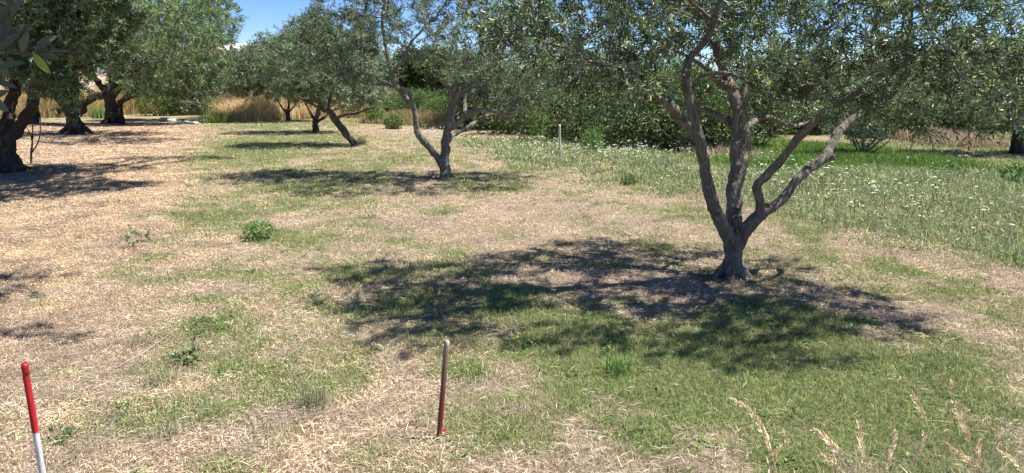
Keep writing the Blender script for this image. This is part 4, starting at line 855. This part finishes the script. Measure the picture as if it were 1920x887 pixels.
def umbel(g, gst, rng, base, h, r):
    top = base + np.array((rng.normal() * .1 * h, rng.normal() * .1 * h, h)); gst.tube([base - (0, 0, .02), (base + top) / 2 + rng.normal(size=3) * .01, top], [.0025, .002, .0015], 4, (.15, .2, .08), cap=False)
    n = 9; tilt = rng.normal(size=2) * .25
    for i in range(n):
        a = i * 2.4; q = r * math.sqrt((i + .3) / n); c = top + np.array((math.cos(a) * q, math.sin(a) * q, .012 - q * .25 + tilt[0] * math.cos(a) * q))
        s = r * .36; ang = np.arange(5) * 1.2566 + a
        V = np.vstack([c + (0, 0, s * .35), np.stack([c[0] + np.cos(ang) * s, c[1] + np.sin(ang) * s, np.full(5, c[2])], -1)])
        g.add(V, None, [[0, k + 1, (k + 1) % 5 + 1] for k in range(5)], (.78, .78, .70))
def wildflowers():
    rng = np.random.default_rng(15); protos = []
    for i in range(6):
        g, gs = Geo(), Geo(); umbel(g, gs, rng, np.zeros(3), rng.uniform(.13, .32), rng.uniform(.008, .020))
        protos.append((gs.mesh('stem', M['blade']), g.mesh('flower_head', M['petal'])))
    spots = []
    xy = sample(rng, 6.5, 28, lambda y: 22); md = meadow(xy[:, 0], xy[:, 1])
    dens = np.zeros(len(xy))
    for px, py, rx, ry, a in ((1560, 370, 130, 50, 1.0), (1500, 350, 90, 40, .8), (1880, 430, 90, 60, .45), (1250, 300, 200, 22, .5), (1000, 290, 150, 24, .35), (815, 250, 50, 12, 1.0), (1700, 400, 120, 40, .45)):
        dens = np.maximum(dens, a * blob(xy[:, 0], xy[:, 1], px, py, rx, ry, 3))
    k = rng.random(len(xy)) < np.maximum(dens, .06) * np.maximum(md, dens * .8); xy = xy[k]
    xy = xy[np.abs(xy[:, 0]) < xy[:, 1] * .69 + .2]; o = np.argsort(xy[:, 1]); xy = xy[o]
    print('flowers', len(xy))
    for i, (x, y) in enumerate(xy[:290]):
        z = float(height(x, y)); root = thing('wildflower', 'white flat-topped wild carrot flower standing in the grey-green meadow', 'flower', (x, y, z), 'white wildflowers in the meadow')
        root.rotation_euler = (0, 0, rng.uniform(0, 6.28)); s = rng.uniform(.7, 1.35) * (1.0 if y < 14 else 1.15); root.scale = (s, s, s)
        a, b = protos[i % 6]; link('stem', a, parent=root); link('flower_head', b, parent=root)
    g, gs = Geo(), Geo()
    for x, y in xy[290:1100]: umbel(g, gs, rng, np.array((x, y, float(height(x, y)))), rng.uniform(.14, .32), rng.uniform(.012, .026) * (1.2 if y > 15 else 1))
    if g.n: link('far_wildflowers', g.mesh('far_wildflowers', M['petal']), kind='stuff', label='smaller white flower heads scattered through the farther meadow', category='flowers')
wildflowers()

def tall_grass():
    rng = np.random.default_rng(18)
    def band(name, label, pts, n, h0, pal, w, lean=.35):
        P0 = np.array([G(*p)[:2] if len(p) == 2 else (P(p[0], 200, p[2])[0], p[2]) for p in pts]); g = Geo()
        t = rng.random(n) * (len(P0) - 1); i = t.astype(int); f = (t - i)[:, None]; c = P0[i] * (1 - f) + P0[np.minimum(i + 1, len(P0) - 1)] * f
        dep = rng.random(n) ** 1.3 * 7; a = c + np.stack([rng.normal(size=n) * .3, dep + rng.normal(size=n) * .35], -1)
        hv = .45 + 1.0 * fbm(a[:, 0] * .8, a[:, 1] * .8, 33, 3)
        h = h0 * hv * rng.uniform(.6, 1.15, n) * np.clip(.55 + dep * .6, 0, 1.1)
        clump = .75 + .5 * fbm(a[:, 0] * 1.1, a[:, 1] * 1.1, 71, 2)
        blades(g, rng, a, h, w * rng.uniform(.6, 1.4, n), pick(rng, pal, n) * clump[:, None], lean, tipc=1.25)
        link(name, g.mesh(name, M['straw']), kind='stuff', label=label, category='grass')
    gold = np.array([(.50, .34, .17), (.42, .27, .12), (.56, .42, .24), (.33, .22, .12), (.30, .28, .11)])
    band('tall_dry_grass', 'waist-high golden dry grass behind the middle row', [(425, 224), (470, 227), (560, 223), (640, 221), (720, 223)], 80000, 1.35, (gold * .6 + .4 * np.array((.52, .45, .31))) * 1.4, .020)
    band('tall_dry_bank', 'dry yellow grass bank behind the left row of olives', [(-150, 222), (60, 222), (180, 218), (300, 212), (400, 216)], 76000, 1.6, gold * 1.2 * np.array((.9, .95, .85)), .022)
    rough = np.array([(.40, .29, .14), (.28, .25, .10), (.46, .35, .2), (.18, .22, .07), (.34, .24, .12)])
    band('rough_grass', 'mixed green and straw rough grass behind the second olive', [(690, 232), (760, 232), (830, 240), (880, 236)], 34000, .55, rough, .018)
    pink = np.array([(.46, .32, .22), (.36, .26, .17), (.54, .42, .30), (.28, .28, .14)])
    band('reddish_dry_grass', 'pinkish brown dry grass at the edge of the far lawn', [(1770, 274), (1830, 277), (1890, 276)], 5500, .38, pink, .02, .6)
    band('dry_stems', 'pile of pale brown dry stems seen through the big olive limbs', [(1335, 300), (1400, 300), (1425, 302)], 2600, .35, pink * .9, .016, 1.0)
    lane = np.array([(.13, .24, .04), (.16, .28, .05), (.11, .19, .04), (.21, .28, .08)])
    band('lush_grass', 'bright lush green grass along the lane beyond the flowers', [(1395, 318), (1500, 312), (1640, 308), (1760, 318), (1900, 322)], 26000, .16, lane, .014, .6)
tall_grass()

# ================================================================== SMALL PLANTS IN THE LAWN
def tuft(name, label, px, py, n, h, r, pal, w=.0034, lean=1.15, cat='grass tuft'):
    b = G(px, py); z = float(height(b[0], b[1])); rng = np.random.default_rng(int(px * 7 + py)); g = Geo()
    a = b[:2] + rng.normal(size=(n, 2)) * r; blades(g, rng, a, h * rng.uniform(.5, 1.2, n), np.full(n, w), pick(rng, pal, n), lean)
    link(name, g.mesh(name, M['blade'], (b[0], b[1], z)), (b[0], b[1], z), label=label, category=cat)
GG = np.array([(.14, .24, .05), (.18, .28, .07), (.11, .18, .05)]); GD = np.array([(.24, .26, .12), (.36, .32, .20), (.18, .22, .09), (.46, .38, .26)])
tuft('grass_tuft', 'bright green long-bladed tuft at the edge of the big shadow', 1160, 705, 170, .13, .035, GG * 1.2, .006)
tuft('grass_tuft', 'dull green tuft nearest the red and white stake, upper one', 300, 722, 260, .09, .05, GD)
tuft('grass_tuft', 'small dry tuft of grey blades low at left, below the dull green tuft', 312, 826, 240, .07, .04, GD)
tuft('grass_tuft', 'green tuft right of the rosette weed', 420, 700, 220, .07, .06, GG)
tuft('grass_tuft', 'wispy tall tuft left of the brown stake', 590, 770, 190, .16, .045, GD * 1.1, .003, .4)
tuft('grass_tuft', 'thin green tuft on the litter edge, left of the leafy sprigs', 146, 446, 70, .09, .03, GD)
tuft('grass_tuft', 'green tuft in the sun below the leafy sprigs', 285, 486, 260, .08, .09, GG * .9)
tuft('grass_tuft', 'star-shaped green tuft beyond the round green bush', 690, 408, 120, .11, .06, GG)
tuft('grass_tuft', 'pale green tuft on the pink dry patch, farther one', 835, 400, 300, .08, .09, GG * 1.1)
tuft('grass_tuft', 'green tuft right of the brown stake', 890, 712, 260, .09, .08, GG)
tuft('grass_tuft', 'dark seedy tuft standing in the litter shade', 275, 640, 120, .08, .05, GD * .7)
tuft('grass_tuft', 'tuft growing against the trunk of the slanting olive', 676, 272, 160, .3, .1, GD, .012)
tuft('grass_tuft', 'tall green tuft in the meadow right of the white stake', 1180, 345, 90, .3, .08, GG * .7, .01)
tuft('grass_tuft', 'green grass clump at the edge of the golden grass, beside the white stones', 405, 230, 500, .7, .35, GG * .9, .02, .5)
tuft('grass_tuft', 'bright green reedy clump between two old trunks', 190, 222, 240, .8, .25, GG * 1.2, .025, .4)

tuft('grass_tuft', 'tangle of long dry blades at the foot of the upright seed heads', 1630, 975, 150, .24, .06, STRAWS * 1.05, .0028, .5)
tuft('grass_tuft', 'tangle of long dry blades in the bottom right corner', 1850, 985, 150, .26, .07, STRAWS * 1.05, .0028, .5)
def leafy(name, label, px, py, hw, h, n, L, Wd, seed, mat='green', stems=3, cat='weed', **tk):
    b = G(px, py); return bush(name, label, cat, b, [(b + (0, 0, h * .5), (hw, hw * .8, h * .5), 1)], n, L, Wd, mat, seed, stems=stems, nl=6, slen=L * 1.6, up=.5, shell=1.2, tk=dict(lo=.8, hi=1.5, **tk))
bsm = G(488, 447); bush('small_bush', 'round bright green leafy bush alone on the dry lawn', 'bush', bsm, [(bsm + (0, 0, .085), (.155, .125, .085), 1)], 1000, .032, .016, 'green', 401, stems=3, nl=6, slen=.05, up=.5, shell=1.2, tk=dict(lo=1.1, hi=2.2))
leafy('weed', 'upright leafy sprig left of its twin on the litter edge', 246, 462, .05, .18, 70, .035, .02, 402)
leafy('weed', 'leafy sprig right of its twin, beside pale chips', 268, 452, .05, .13, 60, .035, .02, 403)
leafy('weed', 'dark green rosette weed on the sunny dry ground', 342, 680, .065, .05, 90, .045, .02, 404, 'bramble')
leafy('weed', 'spreading green weed above the rosette weed', 385, 618, .13, .05, 220, .025, .013, 405)
leafy('weed', 'pale yellow-flowered weed in the big shadow, behind the brown stake', 972, 660, .07, .14, 120, .022, .012, 406, yellow=.25)
leafy('weed', 'small yellow-leaved weed beside the dry hole in the lawn', 228, 775, .06, .04, 60, .02, .012, 407)
leafy('weed', 'tiny green weed near the red and white stake', 110, 830, .05, .05, 70, .03, .02, 408)
leafy('weed', 'bright green leafy weed on the right of the lane', 1768, 330, .28, .22, 400, .06, .035, 409)
leafy('weed', 'bright green leafy weed at the right edge by the lane', 1905, 345, .25, .3, 400, .06, .035, 410)
leafy('weed', 'pale green weed half in shadow, right of the yellow-flowered weed', 1145, 672, .06, .06, 80, .03, .015, 411)

# bare twiggy saplings under the nearest old olive
def bare_sapling(label, px, py, pts, Y=None):
    b = G(px, py); Y0 = float(b[1]); g = Geo(); rng = np.random.default_rng(int(px))
    for seg in pts:
        p, r = pl(Y0, *seg); p, r = resample(p, r, .06); g.tube(p + rng.normal(size=p.shape) * .004, r, 5)
        for k in range(3, len(p), 2):
            e = p[k] + unit(rng.normal(size=3) * (1, .6, .5) + (0, 0, .5)) * rng.uniform(.05, .13); g.tube([p[k], (p[k] + e) / 2 + rng.normal(size=3) * .008, e], [.004, .003, .002], 4)
    link('bare_sapling', g.mesh('bare_sapling', M['bark_old'], b, True), b, label=label, category='sapling')
bare_sapling('bare dark twiggy sapling beside the nearest old trunk', 58, 308, [[(58, 312, 0, 2), (59, 280, 0, 1.8), (62, 250, 0, 1.4), (60, 225, .1, 1)], [(60, 285, 0, 1.4), (72, 268, 0, 1.2), (77, 240, 0, 1), (76, 215, 0, .8)], [(60, 262, 0, 1.2), (52, 240, 0, .8)]])

# stones on the dry bank
def stone(label, px, py, w, seed):
    import bmesh
    b = G(px, py); rng = np.random.default_rng(seed); bm = bmesh.new(); bmesh.ops.create_icosphere(bm, subdivisions=3, radius=1)
    s = np.array((w, w * .6, w * rng.uniform(.42, .6))); off = Vector(rng.uniform(-9, 9, 3))
    for v in bm.verts:
        n = mnoise.noise(v.co * 1.3 + off) * .35 + mnoise.noise(v.co * 3.1 + off) * .12; c = v.co * (1 + n)
        v.co = Vector((c.x * s[0], c.y * s[1], max(-.4, c.z) * s[2] + s[2] * .3))
    me = bpy.data.meshes.new('stone'); bm.to_mesh(me); bm.free(); me.materials.append(M['stone'])
    link('stone', me, (b[0], b[1], float(height(b[0], b[1]))), label=label, category='stone', group='pale stones on the dry bank')
m, nt, b_ = new_mat('limestone'); tcs = N(nt, 'ShaderNodeTexCoord').outputs['Object']
f_ = noise_fac(nt, 9, 6, .7, .3, .7, tcs); nt.links.new(mixc(nt, f_, (.36, .34, .31), (.62, .60, .56)), b_.inputs['Base Color']); b_.inputs['Roughness'].default_value = .9; bump(nt, b_, f_, .6, .03); M['stone'] = m
for i, (px, py, w, lab) in enumerate(((308, 221, .22, 'long pale stone at the left end of the stone line'), (322, 223, .2, 'second pale stone from the left of the stone line'), (335, 225, .15, 'small pale stone third from the left of the line'),
                                      (352, 226, .17, 'pale stone in the middle of the stone line'), (366, 227, .13, 'smallest pale stone, left of the big rounded one'), (386, 225, .26, 'big rounded white stone at the right end of the line'), (1352, 288, .12, 'pale stone under the hedge between the big olive limbs'))):
    stone(lab, px, py + (5 if i < 6 else 0), w * (1.25 if i < 6 else 1), 20 + i)
# fallen pale chips and a cut branch on the litter
def stick(label, pts, r, c=(.5, .42, .32)):
    g = Geo(); q = [G(x, y) + (0, 0, float(height(*G(x, y)[:2])) + .012 + .01 * (k % 2)) for k, (x, y) in enumerate(pts)]; g.tube(q, np.linspace(r, r * .6, len(q)), 6, c)
    link('stick', g.mesh('stick', M['straw'], q[0], True), q[0], label=label, category='stick')
stick('bleached stick lying on the litter near the left shadows', [(118, 622), (132, 618), (146, 615)], .004)
stick('long pale dead stem lying left of the brown stake', [(215, 690), (270, 664), (330, 620)], .003)

# ================================================================== STAKES
def wood_mat(name, stops, scale=40):
    """Paint bands along the stake's own height (object Z), with worn grain."""
    m, nt, b = new_mat(name); tc = N(nt, 'ShaderNodeTexCoord'); sx = N(nt, 'ShaderNodeSeparateXYZ'); nt.links.new(tc.outputs['Object'], sx.inputs[0])
    mp = N(nt, 'ShaderNodeMapping'); mp.inputs['Scale'].default_value = (1, 1, .07); nt.links.new(tc.outputs['Object'], mp.inputs[0])
    f = noise_fac(nt, scale * 3, 5, .7, .35, .65, mp.outputs[0]); n2 = noise_fac(nt, scale, 4, .6, 0, 1, tc.outputs['Object'])
    ad = N(nt, 'ShaderNodeMath', operation='MULTIPLY_ADD'); nt.links.new(n2, ad.inputs[0]); ad.inputs[1].default_value = .05; nt.links.new(sx.outputs[2], ad.inputs[2])
    cr = N(nt, 'ShaderNodeValToRGB'); nt.links.new(ad.outputs[0], cr.inputs[0]); e = cr.color_ramp.elements
    e[0].position, e[0].color = stops[0][0], (*stops[0][1], 1); e[1].position, e[1].color = stops[-1][0], (*stops[-1][1], 1)
    for p, c in stops[1:-1]: k = e.new(p); k.color = (*c, 1)
    c = mixc(nt, 1.0, cr.outputs[0], mixc(nt, f, (.5, .48, .46), (1.15, 1.15, 1.15)), 'MULTIPLY'); nt.links.new(c, b.inputs['Base Color'])
    b.inputs['Roughness'].default_value = .7; bump(nt, b, f, .5, .004); return m
def stake_geo(L, w, t, chamfer=.15, rng=None, n=26, point=True):
    g = Geo(); c = w * chamfer; prof = np.array([(-w / 2 + c, -t / 2), (w / 2 - c, -t / 2), (w / 2, -t / 2 + c), (w / 2, t / 2 - c), (w / 2 - c, t / 2), (-w / 2 + c, t / 2), (-w / 2, t / 2 - c), (-w / 2, -t / 2 + c)])
    V = []
    for i in range(n + 1):
        z = -.12 + (L + .12) * i / n; s = 1 + (rng.normal() * .02 if rng is not None else 0); s *= .5 + .5 * min(1, i / 3)
        for x, y in prof: V.append((x * s + (rng.normal() * w * .015 if rng is not None else 0), y * s, z + (rng.normal() * w * .12 if i == n and rng is not None else 0)))
    k = 8; i = np.arange(n)[:, None] * k; j = np.arange(k)[None]; Q = np.stack([i + j, i + (j + 1) % k, i + k + (j + 1) % k, i + k + j], -1).reshape(-1, 4)
    V.append((0, 0, L + .001)); t_ = [[len(V) - 1, n * k + a, n * k + (a + 1) % k] for a in range(k)]
    g.add(V, Q, t_); return g
def orient(o, base, top):
    d = Vector(top) - Vector(base); o.rotation_euler = d.to_track_quat('Z', 'Y').to_euler(); return d.length
# brown stake, centre
bs = G(822, 832); ts = P(838, 638, bs[1] + .01); Ls = float(np.linalg.norm(ts - bs))
root = thing('wooden_stake', 'square weathered stake, brown on top and faded red below, standing alone on the lawn', 'stake', bs)
orient(root, bs, ts); rngs = np.random.default_rng(1)
so = link('post', stake_geo(Ls, .020, .018, .1, rngs).mesh('post', wood_mat('worn_red_stake', [(0.0, (.16, .12, .09)), (.07, (.20, .09, .075)), (.12, (.22, .022, .02)), (.25, (.20, .03, .028)), (.31, (.17, .085, .06)), (.41, (.21, .135, .085)), (.455, (.24, .165, .105)), (Ls + .024, (.42, .35, .27))])), parent=root)
so.rotation_euler = (0, 0, R(28))
g = Geo()
for i in range(16):
    a = rngs.uniform(-.9, 1.4); p0 = np.array((.014, -.014, .036)); d = np.array((math.cos(a), -.5 + rngs.normal() * .4, rngs.uniform(-.7, .8)))
    d /= np.linalg.norm(d); m_ = p0 + d * .016 + rngs.normal(size=3) * .004; e = p0 + d * .034 + rngs.normal(size=3) * .004; s = unit(np.cross(d, rngs.normal(size=3))) * .006
    g.add([p0 - s * .5, p0 + s * .5, m_ + s, m_ - s, e + s * .8, e - s * .8], [[0, 1, 2, 3], [3, 2, 4, 5]])
mr, nt, b_ = new_mat('red_ribbon'); b_.inputs['Base Color'].default_value = (.36, .012, .03, 1); b_.inputs['Roughness'].default_value = .45
link('ribbon', g.mesh('ribbon', mr), parent=root)
# red and white stake, bottom left
bw = G(96, 985); tw = P(46, 686, bw[1] - .02); Lw = float(np.linalg.norm(tw - bw))
root = thing('painted_stake', 'ranging stake painted red above white, leaning at the bottom left corner', 'stake', bw); orient(root, bw, tw)
Zr = Lw * (1 - (805 - 686) / (985 - 686)) 
so = link('post', stake_geo(Lw, .021, .021, .28, rngs, 30).mesh('post', wood_mat('red_white_paint', [(0, (.55, .55, .53)), (.1, (.74, .75, .76)), (Zr - .004 + .018, (.74, .75, .77)), (Zr + .004 + .018, (.50, .008, .016)), (Lw + .04, (.46, .008, .016))], 30)), parent=root)
so.rotation_euler = (0, 0, R(20))
g = Geo(); a_ = np.linspace(0, 2 * np.pi, 13)[:-1]
g.tube([(0, 0, Lw - .035), (0, 0, Lw - .02), (0, 0, Lw - .003), (.001, 0, Lw + .008)], [.0112, .0122, .0124, .0118], 10, rng=rngs, lump=.05)
mc_, nt, b_ = new_mat('red_plastic'); b_.inputs['Base Color'].default_value = (.30, .006, .014, 1); b_.inputs['Roughness'].default_value = .35
link('cap', g.mesh('cap', mc_, smooth=True), parent=root)
# white stake in the meadow
b3 = G(1051, 301); t3 = P(1049, 234, b3[1])
o = link('white_stake', stake_geo(float(np.linalg.norm(t3 - b3)), .062, .045, .1, rngs).mesh('white_stake', wood_mat('pale_wood', [(0, (.5, .46, .40)), (.3, (.66, .62, .56)), (1, (.74, .71, .66))])), b3, label='thin whitish stake upright in the meadow before the dark hedge', category='stake')
orient(o, b3, t3)

# ================================================================== DRY GRASS STALKS IN THE FOREGROUND
def stalk(label, pts, head_from, seed, fat=1.0, tone=(.60, .44, .25)):
    tone = tuple(.35 * min(.8, t * 1.25) + .65 * q for t, q in zip(tone, (.80, .68, .46)))
    """pts: traced (px, py) from root to tip at one distance; seed head on the last part."""
    rng = np.random.default_rng(seed); b = G(*pts[0]); Y0 = float(b[1]); q = [b] + [P(x, y, Y0 + .02 * k) for k, (x, y) in enumerate(pts[1:], 1)]
    q, _ = resample(q, np.ones(len(q)), .012); n = len(q); z0 = float(height(b[0], b[1])); b = np.array((b[0], b[1], z0))
    root = thing('dry_grass_stalk', label, 'grass stalk', b, 'dry seeding grass stalks at the bottom right')
    g = Geo(); g.tube(q, np.linspace(.0021, .0011, n), 5, np.array(tone) * .85, cap=False)
    for _ in range(2):
        k = int(n * rng.uniform(.15, .5)); d = unit(rng.normal(size=3) * (1, .5, .2) + (0, 0, .9)); ss = np.array((.002, 0.001, 0)); L = rng.uniform(.08, .16)
        g.add([q[k] - ss, q[k] + ss, q[k] + d * L * .5 + ss * 1.5, q[k] + d * L * .5 - ss * 1.5, q[k] + d * L + (d[0] * .04, 0, -.03)], [[0, 1, 2, 3]], [[3, 2, 4]], tone)
    link('stem', g.mesh('stem', M['straw'], b, True), parent=root)
    h = Geo(); k0 = int(n * head_from); m = int(150 * fat); ii = k0 + (rng.random(m) * (n - 1 - k0)).astype(int)
    t = (ii - k0) / max(1, n - 1 - k0); tan = unit(np.gradient(q, axis=0))[ii]
    sp = (.010 * fat * np.sin(np.pi * np.clip(t * .85 + .12, 0, 1)))[:, None]; rd = rng.normal(size=(m, 3)); side = unit(rd - tan * (rd * tan).sum(1)[:, None])
    p = q[ii] + side * sp * rng.random((m, 1))
    leaf_geo(h, p, tan * 1.0 + side * .45, side, np.full(m, .016) * rng.uniform(.7, 1.4, m), np.full(m, .0048), pick(rng, np.array([tone, np.array(tone) * 1.2, np.array(tone) * .75]), m), curl=0)
    link('seed_head', h.mesh('seed_head', M['straw'], b), parent=root)
ST = [("arching stalk leaning left, the one farthest from the right edge", [(1465, 985), (1455, 880), (1440, 830), (1420, 790), (1395, 760), (1366, 746)], .48, 1.0, (.62, .47, .28)),
      ("short stalk tipping right beside the arching one", [(1440, 985), (1446, 880), (1456, 845), (1475, 828)], .75, .5, (.55, .42, .22)),
      ("thick drooping seed head leaning left, right of the arching stalk", [(1625, 995), (1600, 890), (1575, 850), (1550, 822), (1524, 804)], .5, 1.4, (.66, .50, .33)),
      ("upright seed head in the middle of the stalks", [(1632, 1000), (1625, 900), (1618, 850), (1610, 791)], .6, 1.3, (.66, .52, .34)),
      ("low drooping seed head under the thick one", [(1625, 1000), (1590, 905), (1565, 870), (1538, 852)], .6, 1.2, (.62, .46, .28)),
      ("upright seed head leaning slightly right", [(1640, 1000), (1655, 900), (1668, 850), (1680, 808)], .6, 1.1, (.62, .48, .32)),
      ("thin tall stalk with a small brown head, right of the middle", [(1790, 990), (1768, 880), (1740, 800), (1722, 760), (1708, 735)], .8, .7, (.52, .38, .26)),
      ("orange-brown feathery head above its neighbours", [(1835, 1000), (1828, 880), (1812, 810), (1788, 754)], .68, 1.3, (.54, .39, .22)),
      ("seed head curving left near the right corner", [(1880, 1000), (1848, 905), (1820, 865), (1768, 830)], .55, 1.1, (.62, .47, .28)),
      ("pale stalk with a hooked tip near the right edge", [(1845, 1000), (1858, 880), (1872, 820), (1897, 792)], .72, .8, (.60, .48, .34)),
      ("short stalk beside the pale hooked one", [(1850, 1000), (1836, 900), (1830, 860), (1838, 825)], .7, .8, (.55, .42, .26)),
      ("lowest stalk bending right into the corner", [(1930, 1010), (1925, 900), (1905, 862), (1868, 845)], .5, 1.0, (.62, .48, .30)),
      ("hair-thin upright stalk with a tiny white tip", [(1772, 990), (1775, 860), (1782, 780), (1784, 714)], .93, .3, (.58, .48, .32)),
      ("slim stalk at the far right of the middle group", [(1700, 1000), (1710, 900), (1722, 850), (1735, 812)], .75, .6, (.56, .44, .28))]
for i, (lab, pts, hf, fat, tone) in enumerate(ST): stalk(lab, pts, hf, 600 + i, fat, tone)

# ================================================================== NEAR OLIVE SPRIG, TOP LEFT
def near_sprig():
    Yn = 1.35; rng = np.random.default_rng(31)
    # the tree it belongs to stands left of the photographer
    b = np.array((-3.1, 0.3, 0.)); T = b + (.1, 0, 1.15)
    root = thing('olive_tree', 'olive beside the photographer whose near dark sprig hangs into the top left corner', 'tree', b)
    g = Geo(); tipz = P(60, 98, Yn)
    for pts, rad in (([b - (0, 0, .1), b, b + (.05, .0, .6), T], [.22, .18, .15, .14]), ([T, T + (.5, .2, .5), T + (1.1, .5, .75), P(-140, 70, Yn - .15), P(-40, 96, Yn - .05)], [.07, .05, .025, .008, .004]),
                     ([T, T + (-.4, -.3, .8), T + (-.7, -.5, 1.5)], [.09, .06, .03]), ([T, T + (.8, .4, .8), T + (1.6, .8, 1.2), (-.7, 1.25, 2.6)], [.07, .05, .03, .015]), ([T, T + (.1, -.6, .8), T + (.2, -1.0, 1.5)], [.08, .05, .03])):
        p, r = resample(pts, rad, .06); g.tube(p, r, 10, rng=rng, lump=.03)
    tr = link('trunk', g.mesh('trunk', M['bark'], b, True), parent=root)
    gl, gt = Geo(), Geo()
    def sprig(pts, lens):
        q = [P(x, y, Yn + dy) for x, y, dy in pts]; q, _ = resample(q, np.ones(len(q)), .012); gt.tube(q, np.linspace(.0022, .001, len(q)), 5)
    def big(px, py, dy, ang, L, Wd, up, tint):
        """One leaf with curved, folded blade: 7 stations."""
        base_ = P(px, py, Yn + dy); d = np.array((math.cos(ang), rng.normal() * .25, -math.sin(ang))); d /= np.linalg.norm(d)
        nrm = np.array(up, float) + rng.normal(size=3) * .15; s = unit(np.cross(d, nrm)); u = np.cross(s, d); V, Q = [], []
        prof = [.06, .55, .88, 1.0, .92, .66, .04]
        for k, w in enumerate(prof):
            t = k / 6; c = base_ + d * L * t - u * L * .14 * t * t; V += [c + s * Wd * .5 * w + u * Wd * .16 * w, c, c - s * Wd * .5 * w + u * Wd * .16 * w]
            if k: o = k * 3; Q += [[o - 3, o - 2, o + 1, o], [o - 2, o - 1, o + 2, o + 1]]
        gl.add(V, Q, None, tint)
    sprig([(-60, 92, -.05), (20, 100, 0), (70, 100, 0)], None); sprig([(-60, 92, -.05), (-10, 60, .05), (30, 20, .1), (40, -40, .1)], None)
    D = (.9, .9, .9)
    for px, py, dy, an, L, W_, up, t in ((66, 100, 0, -10, .074, .019, (0, -.3, 1), D), (64, 98, 0, -55, .06, .017, (.3, -.8, .6), D), (55, 98, .02, 190, .06, .018, (0, -.9, .3), (.9, .85, .6)), (68, 97, .01, 14, .06, .015, (0, -1, .2), D),
        (40, 100, 0, -80, .062, .019, (.8, -.8, 0), (1, .95, .7)), (42, 99, .02, -120, .06, .019, (0, -.8, .5), D), (20, 98, 0, -60, .07, .02, (0, -.7, .5), D), (18, 99, 0, -105, .07, .02, (.4, -1, .2), (1, .9, .65)), (0, 97, 0, -75, .068, .02, (0, -.8, .5), D),
        (-5, 98, 0, -35, .07, .019, (0, -.6, .8), D), (-20, 96, 0, 60, .06, .018, (0, -.8, .5), D), (0, 60, .05, -20, .066, .018, (0, -.5, .9), D), (10, 50, .05, -110, .06, .018, (0, -.9, .4), D), (20, 36, .08, -50, .066, .018, (0, -.7, .6), D),
        (30, 20, .1, -5, .06, .017, (0, -.4, .9), D), (30, 16, .1, -130, .06, .017, (0, -.9, .5), D), (34, 0, .1, -60, .06, .017, (0, -.9, .5), D), (-10, 130, -.04, -20, .055, .016, (0, -.8, .5), D), (-30, 150, -.04, 10, .06, .017, (0, -.5, .9), D), (-25, 175, -.04, 40, .055, .017, (0, -.8, .5), (.8, .95, .9)), (-28, 190, -.04, -25, .055, .016, (0, -.8, .5), D)):
        big(px, py, dy, R(an), L * .84, W_ * .95, up, t)
    big(62, 100, -.01, R(46), .047, .0145, (-.2, -1, .3), (2.2, 2.6, .5))
    big(-30, 60, .02, R(-50), .07, .02, (0, -.8, .5), D); sprig([(-60, 92, -.05), (-45, 130, -.04), (-30, 190, -.04)], None)
    # its own sparse crown, out of view; two clumps added overhead to shade the sprig
    cen = [b + (-.4, -.2, 2.9), np.array((-.75, 1.25, 2.55)), np.array((-.3, 1.3, 2.75)), b + (.2, -1.0, 2.8)]; n = 1800
    p = np.concatenate([c + unit(rng.normal(size=(n // 4, 3))) * rng.random((n // 4, 1)) ** .4 * (.5, .42, .3) for c in cen]); shoots(gl, rng, p, rng.normal(size=p.shape) + (0, 0, .3), .16, 12, .06, .015, gt)
    link('crown', gl.mesh('crown', M['leaf_shaded'], b, False), parent=root); link('branches', gt.mesh('branches', M['twig'], b, True), parent=root)
near_sprig()
print('faces', sum(len(o.data.polygons) for o in SC.objects if o.type == 'MESH'))
